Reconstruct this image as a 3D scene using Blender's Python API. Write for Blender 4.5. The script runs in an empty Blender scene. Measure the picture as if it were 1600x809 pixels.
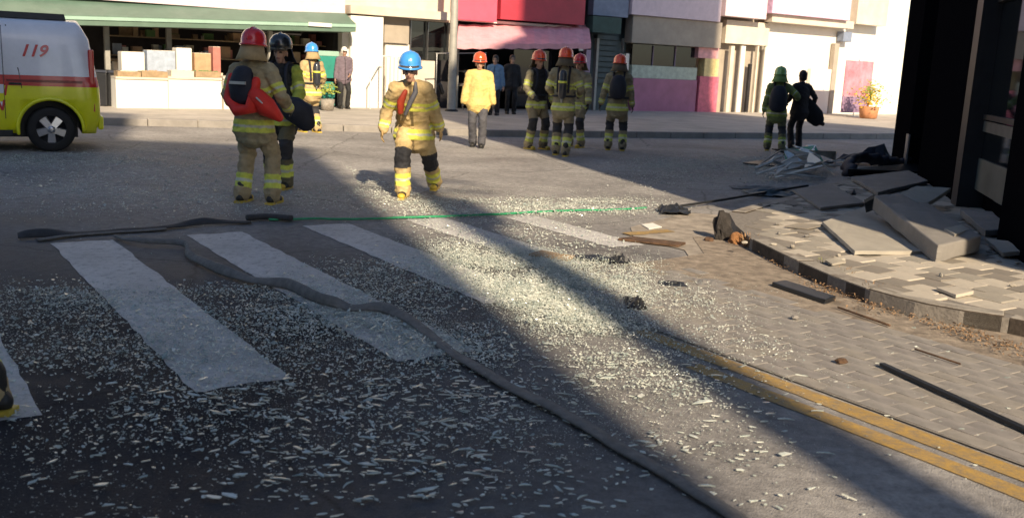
import bpy, bmesh, math, random
from mathutils import Vector, Matrix, noise
R = math.radians
random.seed(7)
S = bpy.context.scene
COL = S.collection

# ------------------------------------------------------------------ camera
PX_F, PITCH, ROLL, CAM_H = 1500.0, R(11.48), R(2.6), 1.63
_fw = Vector((0, math.cos(PITCH), -math.sin(PITCH)))
_up0 = Vector((1, 0, 0)).cross(_fw)
_rt = Vector((1, 0, 0)) * math.cos(ROLL) + _up0 * math.sin(ROLL)
_up = _rt.cross(_fw)
cam_data = bpy.data.cameras.new('camera')
cam = bpy.data.objects.new('camera', cam_data)
COL.objects.link(cam)
cam_data.sensor_width = 36
cam_data.lens = PX_F / 1600 * 36
cam_data.clip_start = 0.05
cam_data.clip_end = 3000
m3 = Matrix((_rt, _up, -_fw)).transposed()
cam.matrix_world = Matrix.Translation((0, 0, CAM_H)) @ m3.to_4x4()
cam_data.dof.use_dof = True
cam_data.dof.focus_distance = 9.0
cam_data.dof.aperture_fstop = 3.4
S.camera = cam

# ------------------------------------------------------------------ light
SUN_AZ, SUN_EL = R(18.5), R(30)
to_sun = Vector((math.sin(SUN_AZ) * math.cos(SUN_EL), -math.cos(SUN_AZ) * math.cos(SUN_EL), math.sin(SUN_EL)))
W = bpy.data.worlds.new('World'); S.world = W; W.use_nodes = True
wn = W.node_tree.nodes; wl = W.node_tree.links
sky = wn.new('ShaderNodeTexSky'); sky.sky_type = 'NISHITA'; sky.sun_disc = False
sky.sun_elevation = SUN_EL; sky.sun_rotation = math.pi - SUN_AZ
sky.dust_density = .8; sky.ozone_density = 2.6
wl.new(sky.outputs[0], wn['Background'].inputs[0]); wn['Background'].inputs[1].default_value = 0.09
sd = bpy.data.lights.new('sun', 'SUN'); sd.energy = 5.0; sd.angle = R(0.8); sd.color = (1.0, 0.82, 0.58)
sun = bpy.data.objects.new('sun', sd); COL.objects.link(sun)
sun.rotation_euler = to_sun.to_track_quat('Z', 'Y').to_euler()
sun.location = (10, -20, 30)
S.view_settings.view_transform = 'Standard'; S.view_settings.look = 'None'
S.view_settings.exposure = 0.7; S.view_settings.gamma = 1
S.view_settings.use_curve_mapping = False

# ------------------------------------------------------------------ survey helpers: sight lines of the surveyed photo points to real positions
def ray(x, y):
    return _fw * PX_F + _rt * (x - 800) - _up * (y - 404.5)
def at(x, y, z=0.0):
    d = ray(x, y); t = (z - CAM_H) / d.z
    return Vector((d.x * t, d.y * t, z))
RA = Vector((-0.566, 0.824, 0)); RB = Vector((0.824, 0.566, 0))   # along / across the road
def ab(a, b, z=0): return RA * a + RB * b + Vector((0, 0, z))
FO = Vector((-10, 25.6, 0)); FU = RB.copy(); FV = Vector((-0.566, 0.824, 0))   # shop front line
def fac(x, y, v=0.0):
    d = ray(x, y); o = Vector((0, 0, CAM_H))
    P0 = FO + FV * v
    t = (P0 - o).dot(FV) / d.dot(FV)
    p = o + d * t
    return (p - FO).dot(FU), p.z
FM = Matrix((FU, FV, Vector((0, 0, 1)))).transposed().to_4x4(); FM.translation = FO

# ------------------------------------------------------------------ mesh builder
class MB:
    def __init__(s): s.v = []; s.f = []; s.m = []; s.sm = []
    def add(s, vs, fs, mi=0, smooth=False, M=None):
        b = len(s.v)
        for q in vs:
            q = Vector(q)
            s.v.append(M @ q if M else q)
        for f in fs: s.f.append([b + i for i in f]); s.m.append(mi); s.sm.append(smooth)
        return s
    def box(s, x0, x1, y0, y1, z0, z1, mi=0, M=None, taper=0):
        t = taper
        vs = [(x0, y0, z0), (x1, y0, z0), (x1, y1, z0), (x0, y1, z0), (x0 + t, y0 + t, z1), (x1 - t, y0 + t, z1), (x1 - t, y1 - t, z1), (x0 + t, y1 - t, z1)]
        return s.add(vs, [(0, 3, 2, 1), (4, 5, 6, 7), (0, 1, 5, 4), (1, 2, 6, 5), (2, 3, 7, 6), (3, 0, 4, 7)], mi, False, M)
    def prism(s, pts, z0, z1, mi=0, M=None, mtop=None):
        n = len(pts)
        ar = sum(pts[i][0] * pts[(i + 1) % n][1] - pts[(i + 1) % n][0] * pts[i][1] for i in range(n))
        if ar < 0: pts = pts[::-1]
        vs = [(p[0], p[1], z0) for p in pts] + [(p[0], p[1], z1) for p in pts]
        s.add(vs, [tuple(range(n))[::-1]] + [(i, (i + 1) % n, n + (i + 1) % n, n + i) for i in range(n)], mi, False, M)
        s.f.append([len(s.v) - n + i for i in range(n)]); s.m.append(mi if mtop is None else mtop); s.sm.append(False)
        return s
    def sheet(s, pts, z, mi=0):
        n = len(pts)
        ar = sum(pts[i][0] * pts[(i + 1) % n][1] - pts[(i + 1) % n][0] * pts[i][1] for i in range(n))
        if ar < 0: pts = pts[::-1]
        return s.add([(p[0], p[1], z) for p in pts], [tuple(range(n))], mi)
    def tube(s, pts, rad, seg=10, side=None, mi=0, M=None, caps=True, smooth=True):
        pts = [Vector(p) for p in pts]
        if not isinstance(rad, (list,)): rad = [rad] * len(pts)
        rad = [(r, r) if not isinstance(r, tuple) else r for r in rad]
        P = []; n = len(pts)
        for i, p in enumerate(pts):
            d = (pts[min(i + 1, n - 1)] - pts[max(i - 1, 0)]).normalized()
            P.append([p, d, rad[i][0], rad[i][1]])
        if caps:
            a = P[0]; r = min(a[2], a[3]); z = P[-1]; q = min(z[2], z[3])
            P = [[a[0] - a[1] * r * .95, a[1], a[2] * .3, a[3] * .3], [a[0] - a[1] * r * .65, a[1], a[2] * .75, a[3] * .75]] + P + \
                [[z[0] + z[1] * q * .65, z[1], z[2] * .75, z[3] * .75], [z[0] + z[1] * q * .95, z[1], z[2] * .3, z[3] * .3]]
        vs = []; X = Vector(side) if side else None
        for p, d, rx, ry in P:
            if X is None or abs(X.normalized().dot(d)) > .98:
                X = d.orthogonal()
            X = (X - d * X.dot(d)).normalized(); Y = d.cross(X)
            for k in range(seg):
                t = 2 * math.pi * k / seg
                vs.append(p + X * math.cos(t) * rx + Y * math.sin(t) * ry)
        m = len(P)
        fs = [(i * seg + k, i * seg + (k + 1) % seg, (i + 1) * seg + (k + 1) % seg, (i + 1) * seg + k) for i in range(m - 1) for k in range(seg)]
        fs += [tuple(range(seg))[::-1], tuple((m - 1) * seg + k for k in range(seg))]
        return s.add(vs, fs, mi, smooth, M)
    def lathe(s, prof, seg=24, mi=0, M=None, sx=1, sy=1, smooth=True):
        vs = []
        for r, z in prof:
            for k in range(seg):
                t = 2 * math.pi * k / seg; vs.append((r * math.cos(t) * sx, r * math.sin(t) * sy, z))
        m = len(prof)
        fs = [(i * seg + k, i * seg + (k + 1) % seg, (i + 1) * seg + (k + 1) % seg, (i + 1) * seg + k) for i in range(m - 1) for k in range(seg)]
        fs += [tuple(range(seg))[::-1], tuple((m - 1) * seg + k for k in range(seg))]
        return s.add(vs, fs, mi, smooth, M)
    def mesh(s, name, mats, origin=None, inv=None):
        me = bpy.data.meshes.new(name)
        vs = s.v
        if origin is not None: vs = [q - origin for q in vs]
        if inv is not None: vs = [inv @ q for q in vs]
        me.from_pydata([tuple(q) for q in vs], [], s.f)
        for m in (mats if isinstance(mats, (list, tuple)) else [mats]): me.materials.append(m)
        me.polygons.foreach_set('material_index', s.m); me.polygons.foreach_set('use_smooth', s.sm)
        me.update(); return me
    def build(s, name, mats, parent=None, local=False):
        """verts in world space (re-based on the parent's position), or already local"""
        if parent is None and not local:
            lo = Vector((min(q.x for q in s.v), min(q.y for q in s.v), min(q.z for q in s.v)))
            hi = Vector((max(q.x for q in s.v), max(q.y for q in s.v), max(q.z for q in s.v)))
            o = Vector(((lo.x + hi.x) / 2, (lo.y + hi.y) / 2, lo.z))
            me = s.mesh(name, mats, o); ob = bpy.data.objects.new(name, me); ob.location = o
        elif parent is not None and not local:
            me = s.mesh(name, mats, None, WM[parent.name].inverted()); ob = bpy.data.objects.new(name, me)
            ob.parent = parent
        else:
            me = s.mesh(name, mats); ob = bpy.data.objects.new(name, me)
            if parent: ob.parent = parent
        COL.objects.link(ob)
        WM[ob.name] = (WM[parent.name] if parent else Matrix.Translation(ob.location))
        return ob
WM = {}
def tag(o, label=None, cat=None, group=None, kind=None):
    if label: o['label'] = label
    if cat: o['category'] = cat
    if group: o['group'] = group
    if kind: o['kind'] = kind
    return o
def thing(name, label, cat, loc=(0, 0, 0), rz=0, group=None):
    o = bpy.data.objects.new(name, None); o.empty_display_size = .2
    o.location = loc; o.rotation_euler = (0, 0, rz); COL.objects.link(o)
    WM[o.name] = Matrix.Translation(Vector(loc)) @ Matrix.Rotation(rz, 4, 'Z')
    return tag(o, label, cat, group)
def frame_at(loc, rz=0, rx=0, ry=0):
    return Matrix.Translation(Vector(loc)) @ Matrix.Rotation(rz, 4, 'Z') @ Matrix.Rotation(ry, 4, 'Y') @ Matrix.Rotation(rx, 4, 'X')
def bevel(o, w=.01, seg=2):
    b = o.modifiers.new('bevel', 'BEVEL'); b.width = w; b.segments = seg; b.limit_method = 'ANGLE'; b.angle_limit = R(35)
    return o

# ------------------------------------------------------------------ materials
def nodes(name):
    m = bpy.data.materials.new(name); m.use_nodes = True
    return m, m.node_tree.nodes, m.node_tree.links, m.node_tree.nodes['Principled BSDF']
def ramp(n, stops):
    r = n.new('ShaderNodeValToRGB')
    while len(r.color_ramp.elements) < len(stops): r.color_ramp.elements.new(.5)
    for e, (p, c) in zip(r.color_ramp.elements, stops): e.position = p; e.color = (*c, 1) if len(c) == 3 else c
    return r
def tex(n, l, kind, scale, detail=4, rough=.6, coord='Object', tc=None):
    if tc is None: tc = n.new('ShaderNodeTexCoord')
    if kind == 'noise':
        t = n.new('ShaderNodeTexNoise'); t.inputs['Detail'].default_value = detail; t.inputs['Roughness'].default_value = rough
    else:
        t = n.new('ShaderNodeTexVoronoi')
    t.inputs['Scale'].default_value = scale
    l.new(tc.outputs[coord], t.inputs['Vector']); return t
def mat(name, col, rough=.6, metal=0, var=.25, scale=6, bump=.15, bscale=40, spec=.5, dirt=None, dirt_amt=.45, coat=0, emit=0):
    m, n, l, b = nodes(name)
    t = tex(n, l, 'noise', scale, 5, .65)
    c0 = [max(0, c * (1 - var)) for c in col]; c1 = [min(1, c * (1 + var)) for c in col]
    r = ramp(n, [(.3, c0), (.7, c1)]); l.new(t.outputs['Fac'], r.inputs[0])
    out = r.outputs[0]
    if dirt:
        t2 = tex(n, l, 'noise', scale * .37, 8, .75)
        r2 = ramp(n, [(.48, (0, 0, 0)), (.72, (dirt_amt,) * 3)]); l.new(t2.outputs['Fac'], r2.inputs[0])
        mx = n.new('ShaderNodeMixRGB'); l.new(r2.outputs[0], mx.inputs[0]); l.new(out, mx.inputs[1]); mx.inputs[2].default_value = (*dirt, 1)
        out = mx.outputs[0]
    l.new(out, b.inputs['Base Color'])
    b.inputs['Roughness'].default_value = rough; b.inputs['Metallic'].default_value = metal
    b.inputs['Specular IOR Level'].default_value = spec; b.inputs['Coat Weight'].default_value = coat
    if bump:
        t3 = tex(n, l, 'noise', bscale, 6, .7); bp = n.new('ShaderNodeBump'); bp.inputs['Strength'].default_value = bump; bp.inputs['Distance'].default_value = .02
        l.new(t3.outputs['Fac'], bp.inputs['Height']); l.new(bp.outputs[0], b.inputs['Normal'])
    if emit:
        l.new(out, b.inputs['Emission Color']); b.inputs['Emission Strength'].default_value = emit
    return m
def mat_col(name, rough=.8, bump=.3, bscale=90, var=.35):
    m, n, l, b = nodes(name)
    a = n.new('ShaderNodeVertexColor'); a.layer_name = 'Col'
    t = tex(n, l, 'noise', 14, 6, .7)
    r = ramp(n, [(.25, (1 - var,) * 3), (.75, (1 + var * .3,) * 3)]); l.new(t.outputs['Fac'], r.inputs[0])
    mx = n.new('ShaderNodeMixRGB'); mx.blend_type = 'MULTIPLY'; mx.inputs[0].default_value = 1
    l.new(a.outputs[0], mx.inputs[1]); l.new(r.outputs[0], mx.inputs[2]); l.new(mx.outputs[0], b.inputs['Base Color'])
    b.inputs['Roughness'].default_value = rough
    t3 = tex(n, l, 'noise', 9, 5, .6); bp = n.new('ShaderNodeBump'); bp.inputs['Strength'].default_value = bump; bp.inputs['Distance'].default_value = .05
    l.new(t3.outputs['Fac'], bp.inputs['Height']); l.new(bp.outputs[0], b.inputs['Normal'])
    return m
def mat_asphalt():
    m, n, l, b = nodes('asphalt')
    fine = tex(n, l, 'noise', 55, 8, .8); rf = ramp(n, [(.3, (.014, .0135, .017)), (.72, (.050, .048, .053))]); l.new(fine.outputs['Fac'], rf.inputs[0])
    agg = tex(n, l, 'voronoi', 130); ra = ramp(n, [(.0, (.55,) * 3), (.35, (1,) * 3), (.8, (1.2,) * 3)]); l.new(agg.outputs['Distance'], ra.inputs[0])
    mu = n.new('ShaderNodeMixRGB'); mu.blend_type = 'MULTIPLY'; mu.inputs[0].default_value = .8; l.new(rf.outputs[0], mu.inputs[1]); l.new(ra.outputs[0], mu.inputs[2])
    # settled dust, thicker out in the junction than in the lower lane
    geo = n.new('ShaderNodeNewGeometry'); sp = n.new('ShaderNodeSeparateXYZ'); l.new(geo.outputs['Position'], sp.inputs[0])
    mr = n.new('ShaderNodeMapRange'); mr.inputs['From Min'].default_value = 5.5; mr.inputs['From Max'].default_value = 10.5; l.new(sp.outputs['Y'], mr.inputs['Value'])
    mrx = n.new('ShaderNodeMapRange'); mrx.inputs['From Min'].default_value = -1.2; mrx.inputs['From Max'].default_value = 2.0; l.new(sp.outputs['X'], mrx.inputs['Value'])
    mxx = n.new('ShaderNodeMath'); mxx.operation = 'MAXIMUM'; l.new(mr.outputs[0], mxx.inputs[0]); l.new(mrx.outputs[0], mxx.inputs[1])
    big = tex(n, l, 'noise', .55, 9, .72); rb = ramp(n, [(.32, (.45,) * 3), (.60, (1,) * 3)]); l.new(big.outputs['Fac'], rb.inputs[0])
    fl = tex(n, l, 'noise', 11, 8, .85); rl = ramp(n, [(.38, (.5,) * 3), (.62, (1,) * 3)]); l.new(fl.outputs['Fac'], rl.inputs[0])
    q1 = n.new('ShaderNodeMath'); q1.operation = 'MULTIPLY'; l.new(mxx.outputs[0], q1.inputs[0]); l.new(rb.outputs[0], q1.inputs[1])
    q2 = n.new('ShaderNodeMath'); q2.operation = 'MULTIPLY'; l.new(q1.outputs[0], q2.inputs[0]); l.new(rl.outputs[0], q2.inputs[1])
    mx = n.new('ShaderNodeMixRGB'); l.new(q2.outputs[0], mx.inputs[0]); l.new(mu.outputs[0], mx.inputs[1]); mx.inputs[2].default_value = (.45, .425, .40, 1)
    # cracks and repair seams
    wv = tex(n, l, 'noise', 1.6, 6, .6); cv = n.new('ShaderNodeTexVoronoi'); cv.feature = 'DISTANCE_TO_EDGE'; cv.inputs['Scale'].default_value = .42
    mv = n.new('ShaderNodeMixRGB'); mv.inputs[0].default_value = .22; l.new(geo.outputs['Position'], mv.inputs[1]); l.new(wv.outputs['Color'], mv.inputs[2]); l.new(mv.outputs[0], cv.inputs['Vector'])
    rc = ramp(n, [(.0, (.45,) * 3), (.006, (1,) * 3)]); l.new(cv.outputs['Distance'], rc.inputs[0])
    m2 = n.new('ShaderNodeMixRGB'); m2.blend_type = 'MULTIPLY'; m2.inputs[0].default_value = .8; l.new(mx.outputs[0], m2.inputs[1]); l.new(rc.outputs[0], m2.inputs[2])
    l.new(m2.outputs[0], b.inputs['Base Color'])
    rr = ramp(n, [(.3, (.55,) * 3), (.7, (.88,) * 3)]); l.new(big.outputs['Fac'], rr.inputs[0]); l.new(rr.outputs[0], b.inputs['Roughness'])
    b.inputs['Specular IOR Level'].default_value = .12
    bp = n.new('ShaderNodeBump'); bp.inputs['Strength'].default_value = .55; bp.inputs['Distance'].default_value = .006
    l.new(agg.outputs['Distance'], bp.inputs['Height']); l.new(bp.outputs[0], b.inputs['Normal'])
    return m
def mat_paint(name, col, worn=.5, under=(.08, .075, .075)):
    m, n, l, b = nodes(name)
    t = tex(n, l, 'noise', 14, 9, .85); r = ramp(n, [(worn - .08, (1,) * 3), (worn + .14, (0,) * 3)]); l.new(t.outputs['Fac'], r.inputs[0])
    g = tex(n, l, 'noise', 1.3, 5, .7); rg = ramp(n, [(.3, [c * .72 for c in col]), (.7, [min(1, c * 1.1) for c in col])]); l.new(g.outputs['Fac'], rg.inputs[0])
    mx = n.new('ShaderNodeMixRGB'); l.new(r.outputs[0], mx.inputs[0]); mx.inputs[1].default_value = (*under, 1); l.new(rg.outputs[0], mx.inputs[2])
    l.new(mx.outputs[0], b.inputs['Base Color']); b.inputs['Roughness'].default_value = .7
    a = tex(n, l, 'voronoi', 130); bp = n.new('ShaderNodeBump'); bp.inputs['Strength'].default_value = .35; bp.inputs['Distance'].default_value = .004
    l.new(a.outputs['Distance'], bp.inputs['Height']); l.new(bp.outputs[0], b.inputs['Normal'])
    return m
def mat_glass_dark(name, col=(.01, .012, .014), rough=.04):
    m, n, l, b = nodes(name)
    b.inputs['Base Color'].default_value = (*col, 1); b.inputs['Roughness'].default_value = rough; b.inputs['Specular IOR Level'].default_value = .8
    t = tex(n, l, 'noise', 1.3, 2, .5); bp = n.new('ShaderNodeBump'); bp.inputs['Strength'].default_value = .04
    l.new(t.outputs['Fac'], bp.inputs['Height']); l.new(bp.outputs[0], b.inputs['Normal'])
    return m
def mat_shards():
    m, n, l, b = nodes('tempered_glass')
    t = tex(n, l, 'noise', 9, 3, .7); r = ramp(n, [(.3, (.30, .38, .36)), (.5, (.62, .66, .60)), (.68, (.90, .91, .83))]); l.new(t.outputs['Fac'], r.inputs[0])
    l.new(r.outputs[0], b.inputs['Base Color']); b.inputs['Roughness'].default_value = .22; b.inputs['Specular IOR Level'].default_value = .7
    b.inputs['Transmission Weight'].default_value = .25; b.inputs['IOR'].default_value = 1.45
    return m

ASPHALT = mat_asphalt()
WHITE_LINE = mat_paint('road_paint_white', (.56, .54, .52), .575, (.09, .085, .085))
YELLOW_LINE = mat_paint('road_paint_yellow', (.46, .28, .065), .50, (.17, .145, .115))
CONCRETE = mat('concrete', (.30, .28, .25), .85, var=.22, scale=4, bump=.4, dirt=(.16, .13, .10))
KERB_SIDE = mat('kerb_side_shade_soil', (.055, .042, .032), .9, var=.45, scale=9, bump=.6, dirt=(.03, .022, .016), dirt_amt=.5)  # shade on the kerb sides is put into this dark colour, along with soil
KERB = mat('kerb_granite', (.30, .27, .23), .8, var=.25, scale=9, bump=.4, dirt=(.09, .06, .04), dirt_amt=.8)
TILE_L = mat('tile_light', (.46, .41, .34), .8, var=.2, scale=3, bump=.3, bscale=120, dirt=(.2, .17, .13))
TILE_M = mat('tile_mid', (.31, .28, .235), .85, var=.2, scale=3, bump=.3, bscale=120, dirt=(.17, .14, .11))
TILE_D = mat('tile_dark', (.22, .195, .165), .85, var=.2, scale=3, bump=.3, bscale=120, dirt=(.15, .12, .09))
BRICK_A = mat('paver_grey', (.245, .225, .205), .9, var=.3, scale=5, bump=.4, bscale=110, dirt=(.33, .29, .25))
BRICK_B = mat('paver_dark', (.225, .205, .19), .9, var=.3, scale=5, bump=.4, bscale=110, dirt=(.30, .27, .23))
BRICK_C = mat('paver_warm', (.26, .235, .205), .9, var=.3, scale=5, bump=.4, bscale=110, dirt=(.2, .17, .14))
SAND = mat('joint_sand', (.19, .17, .15), .95, var=.3, scale=30, bump=.5)
DIRT = mat('gutter_dirt', (.30, .245, .19), .95, var=.5, scale=9, bump=.9, bscale=60, dirt=(.16, .12, .09), dirt_amt=.8)
SANDY = mat('sandy_apron', (.32, .275, .225), .9, var=.45, scale=5, bump=.5, bscale=60, dirt=(.2, .18, .16))
LEAF = mat('dry_leaf', (.25, .155, .085), .85, var=.65, scale=60, bump=.1)
WEED = mat('weed', (.16, .17, .05), .8, var=.4, scale=60, bump=.1)
SHARD = mat_shards()
BLACK = mat('black_granite', (.005, .005, .0065), .6, var=.4, scale=60, bump=.03, spec=.0)
BLACKM = mat('black_metal', (.014, .015, .018), .5, 0, var=.3, bump=.05)
RUBBER = mat('rubber', (.014, .014, .015), .7, var=.3, bump=.3)
DKGLASS = mat_glass_dark('shop_glass')
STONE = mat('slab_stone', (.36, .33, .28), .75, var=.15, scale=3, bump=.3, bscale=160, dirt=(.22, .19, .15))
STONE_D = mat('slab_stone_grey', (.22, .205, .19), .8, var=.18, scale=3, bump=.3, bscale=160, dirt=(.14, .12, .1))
RUST = mat('scorched', (.10, .055, .03), .9, var=.6, scale=12, bump=.8)
WHITEW = mat('white_wall', (.78, .75, .68), .7, var=.06, scale=1.2, bump=.1, dirt=(.55, .5, .42), dirt_amt=.5)
CREAM = mat('cream_wall', (.64, .57, .47), .7, var=.1, scale=1.5, bump=.1, dirt=(.4, .33, .24))
BEIGE = mat('beige_wall', (.38, .33, .27), .8, var=.12, scale=2, bump=.15, dirt=(.25, .2, .16))
GREENF = mat('green_fascia', (.105, .175, .135), .55, var=.12, scale=2, bump=.05, dirt=(.2, .26, .22))
GREENL = mat('green_light', (.30, .46, .38), .5, var=.1, scale=2, bump=.05)
TEAL = mat('teal_plastic', (.03, .24, .19), .45, var=.2, scale=4, bump=.05)
PINKC = mat('pink_canvas', (.72, .36, .40), .8, var=.15, scale=4, bump=.3, dirt=(.75, .35, .35))
REDS = mat('red_sign', (.48, .045, .07), .45, var=.15, scale=1.5, bump=.03)
MAGENTA = mat('magenta_panel', (.36, .13, .22), .5, var=.2, scale=1.5, bump=.05)
LILAC = mat('lilac_frame', (.42, .30, .42), .5, var=.1, bump=.05)
SLATE = mat('slate_shutter', (.05, .075, .085), .5, .2, var=.2, bump=.1)
BLUEG = mat('blue_grey', (.20, .24, .33), .6, var=.15, bump=.05)
PINKW = mat('pale_pink', (.72, .58, .62), .6, var=.08, bump=.05)
DARKIN = mat('dark_interior', (.018, .016, .018), .8, var=.5, scale=2, bump=.1)
STEEL = mat('steel', (.42, .42, .42), .35, .9, var=.15, bump=.1)
ALU = mat('torn_aluminium', (.52, .53, .5), .35, .7, var=.3, scale=10, bump=.3, dirt=(.12, .13, .1))
GREYP = mat('grey_pole', (.34, .33, .30), .6, .2, var=.15, bump=.1)
HOSE = mat('fire_hose_canvas', (.20, .185, .17), .85, var=.25, scale=20, bump=.6, bscale=260, dirt=(.08, .075, .07))
HOSE_D = mat('fire_hose_dark', (.05, .048, .05), .8, var=.25, scale=20, bump=.6, bscale=260)
HOSE_G = mat('green_hose', (.02, .26, .11), .5, var=.2, scale=20, bump=.2)
WOOD = mat('pale_wood', (.34, .24, .14), .8, var=.3, scale=8, bump=.3)
CLOTH = mat_col('dyed_cloth'); SKINM = mat_col('skin_and_gloves', .6, .1, var=.1)
def paintm(name, c, rough=.25): return mat(name, c, rough, var=.06, scale=3, bump=.02, coat=.5, dirt=[q * .6 for q in c], dirt_amt=.3)
HRED = paintm('helmet_red', (.60, .025, .03)); HBLUE = paintm('helmet_blue', (.06, .30, .78)); HORANGE = paintm('helmet_orange', (.85, .10, .03))
HGREEN = paintm('helmet_green', (.28, .50, .16)); HBLACK = paintm('helmet_black', (.02, .022, .026)); TANKY = paintm('tank_dark', (.03, .032, .04), .4)
HSILVER = mat('face_shield', (.10, .09, .08), .12, .3, var=.2, bump=.02)
REDBAG = mat('red_nylon', (.75, .035, .02), .6, var=.15, scale=5, bump=.4, bscale=18); NAVY = mat('navy_nylon', (.016, .018, .03), .7, var=.3, bump=.4, bscale=18)
REFL = mat('reflective_tape', (.72, .76, .10), .4, var=.1, bump=.1); SILV = mat('silver_tape', (.6, .6, .55), .35, .3, var=.1, bump=.1)
BOOTM = mat('boot_leather', (.02, .018, .016), .5, var=.4, bump=.3); BOOTY = mat('boot_yellow', (.60, .42, .05), .5, var=.2, bump=.1)

# ------------------------------------------------------------------ ground
def struct(ob): ob['kind'] = 'structure'; return ob
g = MB(); g.box(-400, 400, -200, 700, -.6, -.05)
struct(g.build('ground', CONCRETE))
g = MB(); g.sheet([(-90, -60), (90, -60), (90, 120), (-90, 120)], 0.0)
struct(g.build('road', ASPHALT))

# right sidewalk: outer edge surveyed along the kerb top
KZ = .13
kp = [at(x, y, KZ) for x, y in ((1139, 330), (1150, 350), (1175, 372), (1235, 401), (1300, 429), (1360, 451), (1430, 470), (1500, 483), (1600, 497))]
kdir = (kp[-1] - kp[-2]).normalized()
kp += [kp[-1] + RA * -1.2, kp[-1] + RA * -14]
# beyond the corner the kerb turns along the side street
kback = [at(1139, 330, KZ), at(1190, 316, KZ), at(1262, 299, KZ), at(1330, 276, KZ), at(1385, 252, KZ)]
kb_end = kback[-1] + (kback[-1] - kback[-2]).normalized() * 1 + RB * 20
outer = [p for p in kp] + [kp[-1] + RB * 30, kb_end + RB * 12] + [kb_end] + kback[::-1][:-1]
def offset_poly(line, d):
    out = []
    for i, p in enumerate(line):
        t = (line[min(i + 1, len(line) - 1)] - line[max(i - 1, 0)]); t.z = 0; t.normalize()
        out.append(p + Vector((-t.y, t.x, 0)) * d)
    return out
g = MB(); g.prism([(p.x, p.y) for p in outer], -.04, KZ - .012)
walk_r = struct(g.build('sidewalk', SAND))
def kerb_run(line, depth, parent, seglen=1.0, sgn=1, gap=.012):
    # kerb stones along a line (outer top edge), stone body towards the pavement side
    L = [0]
    for i in range(1, len(line)): L.append(L[-1] + (line[i] - line[i - 1]).length)
    def P(s):
        s = max(0, min(L[-1], s))
        for i in range(1, len(L)):
            if s <= L[i] + 1e-6:
                return line[i - 1].lerp(line[i], (s - L[i - 1]) / max(1e-6, L[i] - L[i - 1]))
    s = 0; n = 0
    while s < L[-1] - .1:
        e = min(s + seglen, L[-1]); k = 5
        pts = [P(s + gap + (e - s - 2 * gap) * i / (k - 1)) for i in range(k)]
        inn = offset_poly(pts, depth * sgn); dz = random.uniform(-.006, .006)
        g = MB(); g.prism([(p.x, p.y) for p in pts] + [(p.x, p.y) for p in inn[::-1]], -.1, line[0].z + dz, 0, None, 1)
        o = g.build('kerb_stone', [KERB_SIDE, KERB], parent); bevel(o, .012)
        s = e; n += 1
        if n > 60: break
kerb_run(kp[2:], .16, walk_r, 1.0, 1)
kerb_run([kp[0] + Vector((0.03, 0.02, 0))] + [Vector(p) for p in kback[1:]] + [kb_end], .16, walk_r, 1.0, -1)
# paving tiles: the ones in view are single pieces
def inside(p, poly):
    c = False; n = len(poly)
    for i in range(n):
        a, b = poly[i], poly[(i + 1) % n]
        if (a.y > p.y) != (b.y > p.y) and p.x < (b.x - a.x) * (p.y - a.y) / (b.y - a.y) + a.x: c = not c
    return c
def bcoef(p): return p.dot(RB), p.dot(RA)
inner = offset_poly(kp, .165)
inner2 = offset_poly(kback + [kb_end], -.165)
tpoly = inner[1:] + [outer[len(kp)], outer[len(kp) + 1]] + inner2[::-1][:-1]
def to_px(p):
    v = Vector(p) - Vector((0, 0, CAM_H)); d = v.dot(_fw)
    if d < .2: return None
    return 800 + PX_F * v.dot(_rt) / d, 404.5 - PX_F * v.dot(_up) / d, d
TS = .25
tile_mesh = {}
def tile_variant(k, mt, s=TS):
    key = (k, mt.name)
    if key in tile_mesh: return tile_mesh[key]
    h = s / 2 - .006; rr = random.Random(k)
    bm = MB(); z = [rr.uniform(-.004, .004) for _ in range(4)]
    q = .006
    vs = [(-h, -h, -.03), (h, -h, -.03), (h, h, -.03), (-h, h, -.03), (-h, -h, -q + z[0]), (h, -h, -q + z[1]), (h, h, -q + z[2]), (-h, h, -q + z[3]),
          (-h + q, -h + q, z[0]), (h - q, -h + q, z[1]), (h - q, h - q, z[2]), (-h + q, h - q, z[3])]
    bm.add(vs, [(0, 1, 5, 4), (1, 2, 6, 5), (2, 3, 7, 6), (3, 0, 4, 7), (4, 5, 9, 8), (5, 6, 10, 9), (6, 7, 11, 10), (7, 4, 8, 11), (8, 9, 10, 11)])
    tile_mesh[key] = bm.mesh('paving_tile', mt); return tile_mesh[key]
cells = []
for i in range(-60, 60):
    for j in range(-60, 60):
        off = .5 * TS if j % 2 else 0
        c = ab(i * TS + off + 6, j * TS + 6, KZ)
        if inside(c, tpoly):
            P = to_px(c); vis = P is not None and -40 < P[0] < 1650 and P[1] < 860
            cells.append((0 if vis else 1, c.length, i, j, c))
cells.sort(key=lambda q: (q[0], q[1]))
rest = MB(); ang = math.atan2(RA.y, RA.x); cnt = 0
TM = [TILE_L, TILE_M, TILE_D]
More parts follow.
